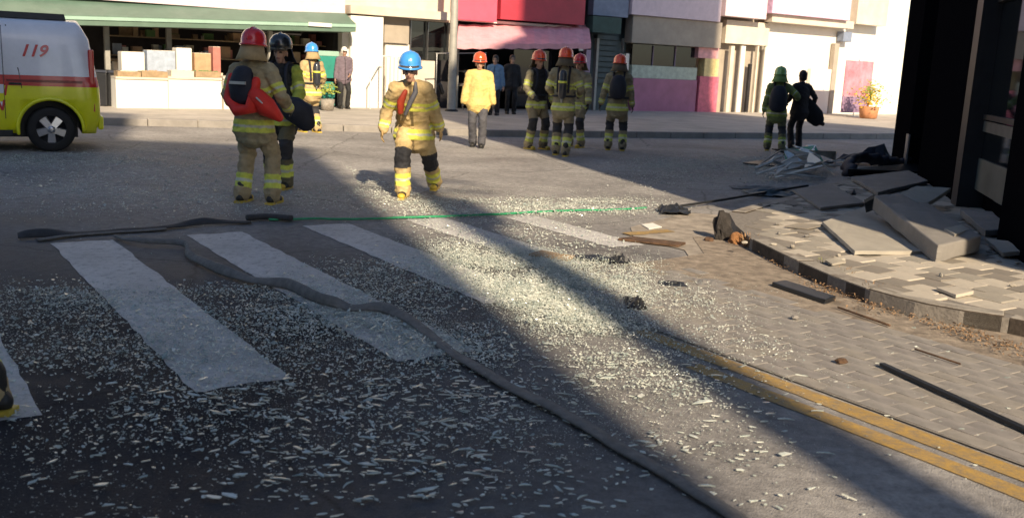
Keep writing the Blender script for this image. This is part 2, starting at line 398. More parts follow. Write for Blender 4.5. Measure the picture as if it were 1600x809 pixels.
for vis, d, i, j, c in cells:
    r_ = random.random()
    k = 0 if (i + (j // 1)) % 2 == 0 else 1
    if r_ < .22: k = random.choice((0, 1, 2))
    if k == 1 and r_ > .6: k = 2
    if cnt < 290 and not vis:
        me = tile_variant(random.randrange(6), TM[k])
        o = bpy.data.objects.new('paving_tile', me); o.parent = walk_r
        wp = c + Vector((random.uniform(-.003, .003), random.uniform(-.003, .003), random.uniform(-.006, .004)))
        o.location = wp - walk_r.location
        tl = 1.6 if random.random() < .12 else .4
        o.rotation_euler = (R(random.gauss(0, tl)), R(random.gauss(0, tl)), ang + R(random.gauss(0, .7)))
        COL.objects.link(o); cnt += 1
    elif d < 26:
        M = frame_at(c + Vector((0, 0, random.uniform(-.004, .004))), ang)
        h = TS / 2 - .006; rest.box(-h, h, -h, h, -.03, 0, k, M)
tag(rest.build('paving_tiles', TM, walk_r), kind='stuff')

# block paving strip beside the double yellow line
PB0, PB1 = 4.12, 5.75
g = MB(); g.sheet([tuple(ab(a, b)[:2]) for a, b in ((-3, PB0), (5.3, PB0), (6.1, 5.0), (6.0, 5.75), (-3, 6.05))], .0095)
strip = struct(g.build('block_paving', SAND))
brick_cache = {}
def brick_mesh(k, mt):
    key = (k, mt.name)
    if key in brick_cache: return brick_cache[key]
    rr = random.Random(k + 50); hx, hy = .111, .0545; z = [rr.uniform(-.002, .002) for _ in range(4)]; q = .0012
    bm = MB()
    vs = [(-hx, -hy, -.02), (hx, -hy, -.02), (hx, hy, -.02), (-hx, hy, -.02), (-hx, -hy, -q), (hx, -hy, -q), (hx, hy, -q), (-hx, hy, -q),
          (-hx + q, -hy + q, z[0]), (hx - q, -hy + q, z[1]), (hx - q, hy - q, z[2]), (-hx + q, hy - q, z[3])]
    bm.add(vs, [(0, 1, 5, 4), (1, 2, 6, 5), (2, 3, 7, 6), (3, 0, 4, 7), (4, 5, 9, 8), (5, 6, 10, 9), (6, 7, 11, 10), (7, 4, 8, 11), (8, 9, 10, 11)])
    brick_cache[key] = bm.mesh('paver', mt); return brick_cache[key]
bc = []
for i in range(-10, 32):
    for j in range(0, 20):
        a = i * .227 + (j % 2) * .113 - .9; b = PB0 + .07 + j * .114
        lim = 5.62 if a > 2 else 5.7
        top = 5.25 + (b - PB0) * .85 if b < 5.0 else 5.95
        if b < lim + random.uniform(-.1, .06) and a < top + random.uniform(-.1, .1):
            p = ab(a, b, .014); P = to_px(p)
            vis = P is not None and P[0] < 1640 and P[1] < 840
            bc.append((0 if vis else 1, -P[2] * -1 if P else 99, p, a, b))
bc.sort(key=lambda q: (q[0], q[1]))
BM = [BRICK_A, BRICK_B, BRICK_C]; rest = MB(); cnt = 0
for vis, d, p, a, b in bc:
    k = random.choices((0, 1, 2), (5, 3, 2))[0]
    if cnt < 295 and not vis:
        o = bpy.data.objects.new('paver', brick_mesh(random.randrange(5), BM[k])); o.parent = strip
        o.location = p + Vector((0, 0, random.uniform(-.0025, .0015))) - strip.location
        o.rotation_euler = (R(random.gauss(0, .35)), R(random.gauss(0, .2)), ang + R(random.gauss(0, .6))); COL.objects.link(o); cnt += 1
    elif p.y > -2:
        M = frame_at(p, ang); rest.box(-.111, .111, -.0545, .0545, -.02, 0, k, M)
if rest.v: tag(rest.build('pavers', BM, strip), kind='stuff')

# gutter of dirt between block paving and kerb
gut_in = offset_poly(kp, -.0)
gl = [(p.x, p.y) for p in kp[1:]] + [tuple(ab(-5, 5.6)[:2]), tuple(ab(2.2, 5.55)[:2]), tuple(ab(3.6, 5.6)[:2]), tuple(ab(4.6, 5.45)[:2]), tuple(ab(6.0, 5.25)[:2]), tuple(at(1100, 398)[:2]), tuple(at(1082, 372)[:2])]
g = MB(); g.sheet(gl, .012); struct(g.build('gutter_dirt', DIRT))
g = MB(); g.sheet([tuple(at(x, y)[:2]) for x, y in ((985, 356), (1075, 333), (1140, 338), (1160, 372), (1200, 410), (1290, 452), (1180, 470), (1090, 425), (1070, 392), (990, 372))], .008)
struct(g.build('sandy_apron', SANDY))

# painted markings
def stripe(name, a0, a1, b0, b1, mt, z=.004, jag=.011):
    g = MB(); pts = []
    n = 26
    for i in range(n + 1): t = i / n; pts.append(ab(a0 + (a1 - a0) * t, b0 + random.uniform(-jag, jag)))
    for i in range(6): pts.append(ab(a1 + random.uniform(-jag, jag) * 2, b0 + (b1 - b0) * (i + .5) / 6))
    for i in range(n + 1): t = 1 - i / n; pts.append(ab(a0 + (a1 - a0) * t, b1 + random.uniform(-jag, jag)))
    for i in range(6): pts.append(ab(a0 + random.uniform(-jag, jag) * 2, b1 + (b0 - b1) * (i + .5) / 6))
    g.sheet([(p.x, p.y) for p in pts], z)
    return struct(g.build(name, mt))
for k, (b0, b1) in enumerate(((-1.05, -.55), (.07, .58), (1.26, 1.75), (2.36, 2.87), (3.50, 3.98), (4.62, 5.08), (5.72, 6.12))):
    a0 = 4.5; a1 = 8.58
    if k == 4: a0, a1 = 5.4, 8.7
    if k == 5: a0, a1 = 6.2, 8.7
    if k == 6: a0, a1 = 6.7, 8.5
    stripe('crosswalk_stripe', a0, a1, b0, b1, WHITE_LINE)
stripe('yellow_line', -4, 4.4, 3.965, 4.095, YELLOW_LINE, .005)
stripe('yellow_line', -4, 3.7, 3.765, 3.885, YELLOW_LINE, .005)
stripe('yellow_line', 7.1, 7.25, 6.3, 6.9, YELLOW_LINE, .013)

# far sidewalk in front of the shops
FZ = .15
fk = [at(-420, 178, FZ), at(150, 184, FZ), at(460, 192, FZ), at(760, 203, FZ), at(1100, 207, FZ), at(1370, 209, FZ)]
fk.append(fk[-1] + RB * 30)
fk[0] = fk[1] + Vector((-6.5, -2.4, 0))
far_in = [FO + FU * 70, FO - FU * 8]
g = MB(); g.prism([(p.x, p.y) for p in offset_poly(fk, .17)] + [(p.x, p.y) for p in far_in], -.04, FZ - .004)
FARW = mat('far_pavement', (.42, .38, .33), .85, var=.25, scale=1.2, bump=.3, dirt=(.4, .36, .3))
walk_f = struct(g.build('far_sidewalk', FARW))
FKERB = mat('far_kerb', (.27, .25, .23), .8, var=.2, scale=3, bump=.3)
L_ = []
for i in range(len(fk) - 1):
    n = max(1, int((fk[i + 1] - fk[i]).length / 1.0))
    for k in range(n): L_.append((fk[i].lerp(fk[i + 1], k / n), fk[i].lerp(fk[i + 1], (k + 1) / n)))
for a, b in L_:
    P = to_px(a)
    if P is None or P[0] < -120 or P[0] > 1720: continue
    t = (b - a).normalized(); nrm = Vector((-t.y, t.x, 0))
    g = MB(); q = [a + t * .008, b - t * .008, b - t * .008 + nrm * .17, a + t * .008 + nrm * .17]
    g.prism([(p.x, p.y) for p in q], -.03, FZ)
    bevel(g.build('kerb_stone', FKERB, walk_f), .015)
# large far paving tiles, as far as they can be told apart the material takes over
exec_order = 1

# ------------------------------------------------------------------ shop row across the junction
def shop(name, label, u, cat='shop'):
    o = thing(name, label, cat, FM @ Vector((u, 0, 0)), math.atan2(FU.y, FU.x)); return o
def fbox(parent, name, mt, px0, py0, px1, py1, v0, v1, base=False, bev=0):
    """box on the shop line; outline surveyed at photo points on its front plane v0 (negative v0 = towards the street)"""
    u0, h0 = fac(px0, py1, v0); u1, h1 = fac(px1, py0, v0)
    um, _ = fac((px0 + px1) / 2, (py0 + py1) / 2, v0); _, hb = fac((px0 + px1) / 2, py1, v0); _, ht = fac((px0 + px1) / 2, py0, v0)
    if base: hb = FZ - .03
    g = MB(); g.box(u0, u1, v0, v1, hb, ht, 0, FM)
    o = g.build(name, mt, parent)
    if bev: bevel(o, bev)
    return o
def windows_above(parent, u0, u1, z0, n, wallm, top):
    g = MB(); g.box(u0, u1, .02, 9, z0, top, 0, FM); g.build('wall', wallm, parent)
    fl = 0; z = z0 + 1.2
    while z + 1.5 < top:
        for k in range(n):
            a = u0 + (u1 - u0) * (k + .2) / n; b = u0 + (u1 - u0) * (k + .8) / n
            w = MB(); w.box(a, b, -.03, .018, z, z + 1.4, 0, FM); wo = w.build('window', DKGLASS, parent)
            f = MB(); f.box(a - .06, b + .06, -.06, .016, z - .08, z, 0, FM); f.box(a - .06, b + .06, -.06, .016, z + 1.4, z + 1.46, 0, FM)
            f.box(a - .06, a, -.06, .016, z, z + 1.4, 0, FM); f.box(b, b + .06, -.06, .016, z, z + 1.4, 0, FM); f.box((a + b) / 2 - .03, (a + b) / 2 + .03, -.05, -.031, z, z + 1.4, 0, FM)
            f.build('frame', WHITEW, wo)
        z += 3.2

uL = -7.4
# 1. green greengrocer / kiosk front, left
gs = shop('grocery_shop', 'shop with long green awning board and dark open front, left of the white pillar', fac(330, 100)[0])
u0, u1 = uL, fac(533, 100)[0]
windows_above(gs, u0, u1, fac(330, 4)[1] + .9, 5, WHITEW, 9.5)
g = MB(); g.box(u0, u1, 2.6, 9, -.02, fac(330, 4)[1] + .88, 0, FM); g.box(u0, u0 + .2, .1, 2.59, -.02, 4.0, 0, FM); g.box(u1 - .2, u1 - .003, .1, 2.59, -.02, 4.0, 0, FM); g.build('interior_wall', DARKIN, gs)
_, ha = fac(330, 44, -1.0); _, hb = fac(330, 30, -1.0); _, hc = fac(330, 10, -1.0)
sl = .30   # the long awning hangs a little lower at its left end
g = MB(); g.add([(u0, -1.0, ha - sl), (u1, -1.0, ha + .12), (u1, -1.0, hb + .12), (u0, -1.0, hb - sl), (u0, .05, hc + .16 - sl), (u1, .05, hc + .22), (u0, .05, ha), (u1, .05, ha + .1)], [(0, 1, 2, 3), (3, 2, 5, 4), (0, 3, 4, 6), (1, 7, 5, 2), (0, 6, 7, 1)], 0, False, FM)
g.build('awning', GREENF, gs)
g = MB(); g.add([(x_, y_, z_ + (k_ * .42 - .30)) for (x_, k_) in ((u0, 0), (u1, 1)) for y_ in (-1.03, -1.004) for z_ in (hb - .10, hb - .02)], [(0, 4, 5, 1), (1, 5, 7, 3), (3, 7, 6, 2), (2, 6, 4, 0), (0, 1, 3, 2), (4, 6, 7, 5)], 0, False, FM); g.build('awning_edge', GREENL, gs)
g = MB(); g.box(u0, u1, -.25, 0, hc + .0, fac(330, 4)[1] + .88, 0, FM); g.build('sign_band', PINKW, gs)
g = MB(); g.box(fac(482, 40, -1.04)[0], fac(518, 40, -1.04)[0], -1.06, -1.035, fac(500, 42, -1.04)[1], fac(500, 36, -1.04)[1], 0, FM); g.build('notice_strip', WHITEW, gs)
# posts at the front opening
for px in (165, 262, 420):
    a = fac(px, 100)[0]; g = MB(); g.box(a, a + .12, .0, .14, FZ - .03, ha + .2, 0, FM); g.build('post', GREYP, gs)
# shelves at the back of the shop with blurred goods
shm = [mat('goods_%s' % n, c, .7, var=.2, bump=.1) for n, c in (('orange', (.48, .30, .17)), ('cream', (.6, .55, .42)), ('red', (.42, .16, .13)), ('green', (.1, .2, .06)), ('blue', (.36, .42, .52)))]
for (px0, px1, py0, py1) in ((175, 345, 95, 99), (440, 520, 120, 124)):
    fbox(gs, 'shelf', WOOD, px0, py0, px1, py1, .6, 1.4)
# white low counters in front of the shop
for (a, b, lab) in ((182, 262, 'white counter left half, wooden crates on top, before the dark grocery front'), (264, 346, 'white counter right half, next to the red helmeted firefighter, before the grocery front'), (350, 415, 'white counter glimpsed behind the two firefighters standing close together')):
    c = thing('counter', lab, 'counter', FM @ Vector((fac((a + b) / 2, 140, -1.3)[0], -1.3, FZ)), math.atan2(FU.y, FU.x), 'white counters before the grocery')
    fbox(c, 'front_panel', WHITEW, a, 124, b, 160, -1.8, -.75, True)
    fbox(c, 'counter_top', CREAM, a - 1, 121, b + 1, 124.3, -1.84, -.70)
for k_, mt_ in enumerate(shm + [WHITEW, WOOD]):
    g = MB(); rr = random.Random(k_)
    for _ in range(16):
        x_ = fac(rr.uniform(175, 525), 90, .9)[0]; w_ = rr.uniform(.08, .3); row = rr.choice((.75, 1.25, 1.75)); h_ = rr.uniform(.08, .34); y_ = rr.uniform(.7, 1.3)
        g.box(x_, x_ + w_, y_, y_ + .2, FZ + row, FZ + row + h_, 0, FM)
    tag(g.build('shelf_goods', mt_, gs), kind='stuff')
for row in (.72, 1.22, 1.72):
    g = MB(); g.box(fac(170, 90, .9)[0], fac(530, 90, .9)[0], .65, 1.5, FZ + row, FZ + row + .025, 0, FM); g.build('shelf', WOOD, gs)
def crate(a, b, y0, y1, v, mt, lab, goods=None, grp='crates on the white counters', name='crate', cat='crate'):
    u0, z0 = fac(a, y1, v); u1, z1 = fac(b, y0, v); zc = fac((a + b) / 2, y1, v)[1]
    c = thing(name, lab, cat, FM @ Vector(((u0 + u1) / 2, v, zc)), math.atan2(FU.y, FU.x), grp)
    g = MB(); t = .02; h = max(.06, fac((a + b) / 2, y0, v)[1] - zc); d = .42
    g.box(u0, u1, v, v + d, zc, zc + .015, 0, FM)
    for (x0, x1, y0_, y1_) in ((u0, u1, v, v + t), (u0, u1, v + d - t, v + d), (u0, u0 + t, v + t, v + d - t), (u1 - t, u1, v + t, v + d - t)): g.box(x0, x1, y0_, y1_, zc + .015, zc + h, 0, FM)
    g.build('crate_walls', mt, c)
    if goods:
        g = MB()
        for k in range(14):
            x = random.uniform(u0 + .06, u1 - .06); y = random.uniform(v + .06, v + d - .06); r = random.uniform(.035, .055)
            g.lathe([(.01, -r), (r * .7, -r * .7), (r, 0), (r * .7, r * .7), (.01, r)], 8, 0, FM @ Matrix.Translation((x, y, zc + h * .8)))
        tag(g.build('produce', goods, c), kind='stuff')
    return c
crate(184, 220, 112, 121, -1.78, WOOD, 'wooden produce crate at the left end of the white counter', shm[1])
crate(222, 262, 112, 121, -1.78, WOOD, 'wooden produce crate with orange goods, second on the white counter', shm[0])
crate(268, 303, 111, 121, -1.78, CREAM, 'cream crate in the middle of the right white counter', shm[1])
crate(306, 344, 112, 121, -1.78, WOOD, 'wooden crate at the right end of the white counter by the red helmet', shm[3])
def carton(a, b, y0, y1, v, mt, lab, name='carton', cat='carton', lid=CREAM):
    u0 = fac(a, y1, v)[0]; u1 = fac(b, y1, v)[0]; z0 = fac((a + b) / 2, 121, -1.84)[1] + .003; z1 = fac((a + b) / 2, y0, v)[1]
    c = thing(name, lab, cat, FM @ Vector(((u0 + u1) / 2, v, z0)), math.atan2(FU.y, FU.x), 'goods stacked in the grocery front')
    g = MB(); g.box(u0, u1, v, v + .4, z0, z1, 0, FM); bevel(g.build('box_body', mt, c), .01)
    g = MB(); um = (u0 + u1) / 2; g.box(u0 + .01, um - .004, v + .01, v + .39, z1 + .001, z1 + .012, 0, FM); g.box(um + .004, u1 - .01, v + .01, v + .39, z1 + .001, z1 + .014, 0, FM); g.build('flap', lid, c)
carton(276, 300, 76, 95, -1.28, WHITEW, 'white carton standing behind the crates in the middle of the white counters')
carton(230, 274, 80, 95, -1.28, shm[4], 'pale bluish carton beside the white carton behind the crates on the white counter')
carton(190, 226, 82, 95, -1.28, WHITEW, 'pale carton at the left end of the white counters')
carton(304, 330, 84, 95, -1.28, shm[0], 'tan cardboard carton on the white counter left of the red helmet')
carton(333, 345, 74, 95, -1.28, shm[2], 'narrow dull red carton tight behind the red helmet')
# dark bins left
for px, lab in ((160, 'dark waste bin behind the ambulance tail, left one'), (174, 'dark waste bin between the ambulance and the white counter')):
    p = FM @ Vector((fac(px, 160, -1.0)[0], -1.0, FZ))
    b_ = thing('waste_bin', lab, 'bin', p, 0, 'dark bins by the grocery')
    g = MB(); g.box(-.2, .2, -.22, .22, 0, .8, taper=-.03); bevel(g.build('bin_body', BLACKM, b_, True), .02)
    g = MB(); g.box(-.25, .25, -.27, .27, .81, .88, taper=.03); bevel(g.build('lid', TANKY, b_, True), .015)
# teal cases, stand and green bits at the grocery's right end
def case(a, b, y0, y1, v, mt, lab, name='drinks_crate', cat='crate'):
    u0 = fac(a, y1, v)[0]; u1 = fac(b, y1, v)[0]; z0 = max(FZ, fac((a + b) / 2, y1, v)[1]); z1 = fac((a + b) / 2, y0, v)[1]
    c = thing(name, lab, cat, FM @ Vector(((u0 + u1) / 2, v, z0)), math.atan2(FU.y, FU.x), 'teal cases right of the grocery front')
    n = 3; h = (z1 - z0) / n; g = MB()
    for k in range(n):
        g.box(u0, u1, v, v + .45, z0 + h * k, z0 + h * (k + .62), 0, FM); g.box(u0 + .03, u1 - .03, v + .03, v + .42, z0 + h * (k + .62), z0 + h * (k + 1) - .002, 0, FM)
    g.build('crate_walls', mt, c)
case(492, 523, 128, 165, -1.6, TEAL, 'stack of teal cases on the pavement left of the old man in the white cap')
u_, z_ = fac(505, 80, -.9)
tb = thing('sign_stand', 'teal and pale green upright panel left of the old man in the white cap', 'sign', FM @ Vector((u_, -.9, FZ)), math.atan2(FU.y, FU.x))
fbox(tb, 'panel', TEAL, 494, 88, 530, 122, -.9, -.84); fbox(tb, 'header', GREENL, 494, 80, 530, 87.6, -.9, -.84); fbox(tb, 'post', WHITEW, 489, 78, 493.5, 160, -.9, -.82, True)
pl = thing('potted_plant', 'yellow green potted plant at the foot of the teal panel', 'plant', FM @ Vector((fac(512, 128, -1.9)[0], -1.9, FZ)), 0)
g = MB(); g.lathe([(.12, 0), (.17, .02), (.2, .3), (.17, .31), (.16, .28)], 14); g.build('pot', KERB, pl, True)
g = MB()
for k in range(150):
    t = random.uniform(0, 6.28); e = random.uniform(.1, 1.4); r = random.uniform(.1, .38)
    c = Vector((math.cos(t) * math.cos(e) * r, math.sin(t) * math.cos(e) * r, .42 + math.sin(e) * r * .9)); d = Vector((random.gauss(0, 1), random.gauss(0, 1), random.gauss(0, .6))).normalized() * .05; w = d.orthogonal().normalized() * .022
    g.add([c - d, c + w, c + d, c - w], [(0, 1, 2, 3)])
g.build('foliage', mat('plant_leaf', (.30, .34, .06), .6, var=.4, bump=.1), pl, True)

# 2. white entrance building with pillar, shutter and dark doorway
wb = shop('white_building', 'white walled entrance with broad pillar and dark doorway between green and red shops', fac(620, 100)[0])
ux0, ux1 = fac(533.5, 100)[0] + .003, fac(712, 100)[0]
windows_above(wb, ux0, ux1, fac(620, 30)[1], 2, CREAM, 10.5)
fbox(wb, 'pillar', WHITEW, 547, 26, 600, 160, -.35, .3, True, .02)
fbox(wb, 'narrow_pillar', WHITEW, 534, 26, 546.5, 160, -.2, .3, True)
fbox(wb, 'beige_panel', BEIGE, 600.5, 27, 640, 68, .0, .2)
fbox(wb, 'white_gate', WHITEW, 601, 69, 640, 158, .1, .2, True)
for k in range(6):
    fbox(wb, 'gate_bar', CREAM, 603 + k * 6.2, 90, 604.4 + k * 6.2, 156, .05, .09)
fbox(wb, 'doorway', DKGLASS, 641, 28, 703, 94, .25, .3)
fbox(wb, 'door_panel', CREAM, 641, 95, 680, 160, .12, .24, True)
fbox(wb, 'dark_panel', DARKIN, 680.5, 95, 703, 160, .2, .28, True)
for px in (641, 668, 700): fbox(wb, 'door_frame', STEEL, px, 28, px + 2.4, 94, .1, .22)
g = MB(); g.box(ux0, ux1, .32, 9, -.02, fac(620, 30)[1] - .003, 0, FM); g.build('wall', CREAM, wb)
fbox(wb, 'lintel', CREAM, 548, 14, 708, 27, -.4, .0)
# hand rails
def rail(lab, pts, v, mt, r=.022, posts=()):
    P = [FM @ Vector((fac(x, y, v)[0], v, max(FZ, fac(x, y, v)[1]))) for x, y in pts]
    o = thing('hand_rail', lab, 'railing', (P[0].x, P[0].y, FZ), 0, 'metal rails at the white entrance')
    g = MB(); g.tube(P, r, 8); g.build('rail', mt, o)
    for x, y in posts:
        u, h = fac(x, y, v); g = MB(); a = FM @ Vector((u, v, h)); g.tube([a, (a.x, a.y, FZ - .01)], r * .9, 8); g.build('post', mt, o)
rail('white sloping hand rail in front of the white gate', [(578, 122), (598, 88), (612, 88)], -.9, WHITEW, .02, ((579, 120), (598, 88), (612, 88)))
rail('thin pale metal frame standing right of the dark doorway', [(682, 84), (760, 83)], -1.2, STEEL, .02, ((683, 84), (759, 83)))
# utility pole
up = FM @ Vector((fac(706, 150, -1.6)[0], -1.6, FZ))
po = thing('street_pole', 'tall grey pole left of the red shop awning', 'pole', up)
g = MB(); g.lathe([(.15, 0), (.13, .05), (.12, 1.5), (.09, 8), (.02, 8.02)], 14); g.build('shaft', GREYP, po, True)
g = MB(); g.lathe([(.2, -.02), (.2, .03), (.15, .06)], 14); g.build('base_plate', BLACKM, po, True)

# 3. red shop with pink awning
rs = shop('red_shop', 'shop with red sign boards and pink awning in the middle of the row', fac(820, 100)[0])
ur0, ur1 = fac(713, 100)[0], fac(930, 100)[0]
windows_above(rs, ur0 + .003, ur1, fac(820, -60)[1] + .4, 3, BEIGE, 11.3)
g = MB(); g.box(ur0 + .003, ur1 - .003, 3.0, 9, -.02, fac(820, -60)[1] + .397, 0, FM); g.box(ur0 + .003, ur1 - .003, .4, 2.99, 2.9, 3.1, 0, FM); g.build('interior_wall', DARKIN, rs)
fbox(rs, 'sign_board', mat('sign_bright_red', (.66, .11, .17), .4, var=.12, scale=2, bump=.02), 715, -60, 780, 33, -.5, -.1)
fbox(rs, 'sign_board', REDS, 782, -60, 919, 35, -.48, -.1)
fbox(rs, 'sign_panel', PINKW, 722, -60, 772, -8, -.52, -.503)
fbox(rs, 'sign_panel', PINKW, 800, -60, 905, -10, -.50, -.483)
def awning(parent, px0, px1, yt, yb, v0, v1, mt, n=9, drop=8):
    a0, h0 = fac(px0 + 3, yt, v1); a1, h1 = fac(px1 - 4, yt, v1); b0, g0 = fac(px0, yb - drop, v0); b1, g1 = fac(px1, yb - drop, v0)
    bz0 = fac(px0, yb, v0)[1]; bz1 = fac(px1, yb, v0)[1]
    g = MB()
    for k in range(n):
        t0, t1 = k / n, (k + 1) / n
        L = lambda p, q, t: p + (q - p) * t
        A = Vector((L(a0, a1, t0), v1, L(h0, h1, t0))); B = Vector((L(a0, a1, t1), v1, L(h0, h1, t1)))
        C = Vector((L(b0, b1, t0), v0, L(g0, g1, t0))); D = Vector((L(b0, b1, t1), v0, L(g0, g1, t1)))
        tm = (t0 + t1) / 2; sag = .03
        Am = Vector((L(a0, a1, tm), v1, L(h0, h1, tm) - sag)); Cm = Vector((L(b0, b1, tm), v0, L(g0, g1, tm) - sag))
        C2 = Vector((C.x, v0, L(bz0, bz1, t0))); D2 = Vector((D.x, v0, L(bz0, bz1, t1))); C2m = Vector((Cm.x, v0, L(bz0, bz1, tm) - .03))
        g.add([A, Am, B, C, Cm, D, C2, C2m, D2], [(3, 4, 1, 0), (4, 5, 2, 1), (6, 7, 4, 3), (7, 8, 5, 4)], 0, False, FM)
    o = g.build('awning', mt, parent); so = o.modifiers.new('solid', 'SOLIDIFY'); so.thickness = .015
    for t in (0, .5, 1):
        g = MB(); p = FM @ Vector((a0 + (a1 - a0) * t, v1, h0 + (h1 - h0) * t - .12)); q = FM @ Vector((b0 + (b1 - b0) * t, v0 + .03, g0 + (g1 - g0) * t - .04))
        g.tube([p, q], .018, 6); g.build('awning_arm', STEEL, parent)
awning(rs, 714, 924, 38, 76, -1.5, -.05, PINKC)
fbox(rs, 'awning_box', WHITEW, 716, 36, 921, 40, -.2, .0)
fbox(rs, 'side_frame', LILAC, 912, 78, 924, 163, -.1, .1, True)
fbox(rs, 'side_frame', GREYP, 714, 78, 718, 163, -.1, .1, True)
fbox(rs, 'window', DKGLASS, 800, 80, 911, 162, 1.0, 1.06, True)
for px in (836, 873): fbox(rs, 'window_frame', BLACKM, px, 80, px + 2, 162, .9, .98, True)
fbox(rs, 'display_shelf', BEIGE, 724, 132, 792, 136, .2, .9); fbox(rs, 'display_shelf', BEIGE, 724, 112, 792, 114.5, .5, 1.1)
fbox(rs, 'signboard_lit', WHITEW, 905, 74.5, 912, 80, -.14, -.11)

# 4. small dark green shop with louvred shutter
ds = shop('narrow_shop', 'narrow shop with dark slatted shutter right of the pink awning', fac(950, 100)[0])
ud0, ud1 = ur1 + .003, fac(985, 100)[0]
windows_above(ds, ud0, ud1, fac(950, 0)[1] + .35, 1, BLUEG, 10.2)
fbox(ds, 'sign_board', BLUEG, 927, -10, 984, 26, -.3, .0)
g = MB(); g.box(ud0, ud1, .3, 9, -.02, fac(950, 0)[1] + .34, 0, FM); g.build('wall', SLATE, ds)
for k in range(12): fbox(ds, 'shutter_slat', SLATE, 934, 30 + k * 8.5, 968, 37 + k * 8.5, .12 + (k % 2) * .01, .2)
fbox(ds, 'awning_board', mat('dark_green', (.03, .07, .06), .6, bump=.1), 926, 27, 972, 52, -.6, -.2)
fbox(ds, 'side_frame', GREYP, 931, 60, 934, 163, -.05, .1, True); fbox(ds, 'side_frame', GREYP, 969, 60, 976, 163, -.05, .1, True)
fbox(ds, 'notice', WHITEW, 977, 84, 984, 110, -.02, .1); fbox(ds, 'notice', mat('red_notice', (.5, .02, .06), .5), 977, 124, 985, 142, -.04, .1)

# 5. pink and purple kiosk
pk = shop('pink_shop', 'low shop front with magenta lower panels and pale green band, right of the narrow shop', fac(1050, 100)[0])
uk0, uk1 = ud1 + .003, fac(1132, 100)[0]
windows_above(pk, uk0, uk1, fac(1060, 0)[1] + 1.2, 2, WHITEW, 10.9)
g = MB(); g.box(uk0, uk1, .5, 9, -.02, fac(1060, 0)[1] + 1.19, 0, FM); g.build('wall', BEIGE, pk)
fbox(pk, 'magenta_panel', MAGENTA, 987, 124, 1090, 168, -.1, .2, True)
fbox(pk, 'pale_band', mat('pale_green', (.42, .48, .40), .6, bump=.05), 987, 104, 1090, 123.7, -.06, .2)
fbox(pk, 'window', DKGLASS, 987, 72, 1090, 103.7, .05, .1)
for px in (1020, 1055): fbox(pk, 'window_frame', LILAC, px, 72, px + 2, 103.7, .0, .045)
fbox(pk, 'sign_board', BEIGE, 987, 30, 1130, 71.5, -.3, .1)
fbox(pk, 'fascia', PINKW, 987, -40, 1132, 29, -.4, .1)
fbox(pk, 'corner_panel', mat('corner_red', (.60, .14, .20), .5, bump=.05), 1091, 120, 1124, 160, -.15, .2, True)
fbox(pk, 'corner_panel', mat('corner_yellow', (.70, .55, .25), .5, bump=.05), 1100, 92, 1124, 119.6, -.15, .2)
fbox(pk, 'corner_panel', mat('corner_pink', (.70, .35, .36), .5, bump=.05), 1091, 74, 1124, 91.6, -.15, .2)

# 6. cream folding doors
cs = shop('cream_shop', 'cream shop front with folding doors behind the green hooded firefighter', fac(1165, 100)[0])
uc0, uc1 = uk1 + .003, fac(1204, 100)[0]
windows_above(cs, uc0, uc1, fac(1165, 0)[1] + 1.1, 1, CREAM, 11.8)
g = MB(); g.box(uc0, uc1, .5, 9, -.02, fac(1165, 0)[1] + 1.09, 0, FM); g.build('wall', BEIGE, cs)
fbox(cs, 'upper_panel', CREAM, 1133, 34, 1204, 70, .1, .3)
for k, px in enumerate((1136, 1152, 1177, 1189)):
    fbox(cs, 'folding_door', CREAM if k % 2 == 0 else WHITEW, px, 72, px + (13, 14, 10, 12)[k], 156, .1 + .05 * (k % 2), .22, True)
fbox(cs, 'dark_gap', DARKIN, 1167, 100, 1176, 156, .2, .3, True)
fbox(cs, 'fascia', PINKW, 1133, -40, 1204, 28, -.4, .1)

# 7. bright white building
bw = shop('bright_white_building', 'bright white building with pale pink fascia at the right end of the row', fac(1270, 100)[0])
uw0, uw1 = uc1 + .003, fac(1420, 100)[0]
windows_above(bw, uw0, uw1, fac(1270, 0)[1] + 1.3, 3, WHITEW, 12.8)
g = MB(); g.box(uw0, uw1, .3, 9, -.02, fac(1270, 0)[1] + 1.29, 0, FM); g.build('wall', WHITEW, bw)
fbox(bw, 'fascia', mat('fascia_pink', (.74, .50, .66), .5, bump=.04), 1206, -40, 1336, 27, -.5, .1)
fbox(bw, 'fascia', CREAM, 1338, -40, 1395, 40, -.3, .1)
fbox(bw, 'beam', CREAM, 1206, 28, 1336, 40, -.3, .1)
fbox(bw, 'door_panel', WHITEW, 1212, 108, 1258, 166, .1, .25, True); fbox(bw, 'door_panel', WHITEW, 1262, 108, 1300, 166, .1, .25, True)
fbox(bw, 'wall_lamp', BLUEG, 1318, 50, 1333, 66, -.1, .25, False, .03)
fbox(bw, 'pillar', BEIGE, 1302, 68, 1306, 166, .05, .25, True)
# banners beside it
bn = thing('standing_banner', 'pink and purple standing banner before the bright white building', 'banner', FM @ Vector((fac(1335, 150, -2)[0], -2, FZ)), math.atan2(FU.y, FU.x))
u0, z0 = fac(1312, 168, -2); u1, z1 = fac(1368, 96, -2)
g = MB(); g.box(u0 + .1, u1 - .1, -2.02, -1.99, .95, 2.35, 0, FM); g.build('banner_cloth', mat('banner_pink', (.62, .22, .27), .6, var=.5, scale=1.6, bump=.1), bn)
g = MB(); g.box(u0 + .1, u1 - .1, -2.02, -1.99, .3, .945, 0, FM); g.build('banner_hem', mat('banner_purple', (.26, .17, .26), .6, var=.4, bump=.1), bn)
g = MB(); um = (u0 + u1) / 2; g.box(um - .015, um + .015, -1.98, -1.95, FZ, 2.4, 0, FM); g.box(um - .3, um + .3, -2.1, -1.85, FZ - .01, FZ + .04, 0, FM); g.build('stand', STEEL, bn)
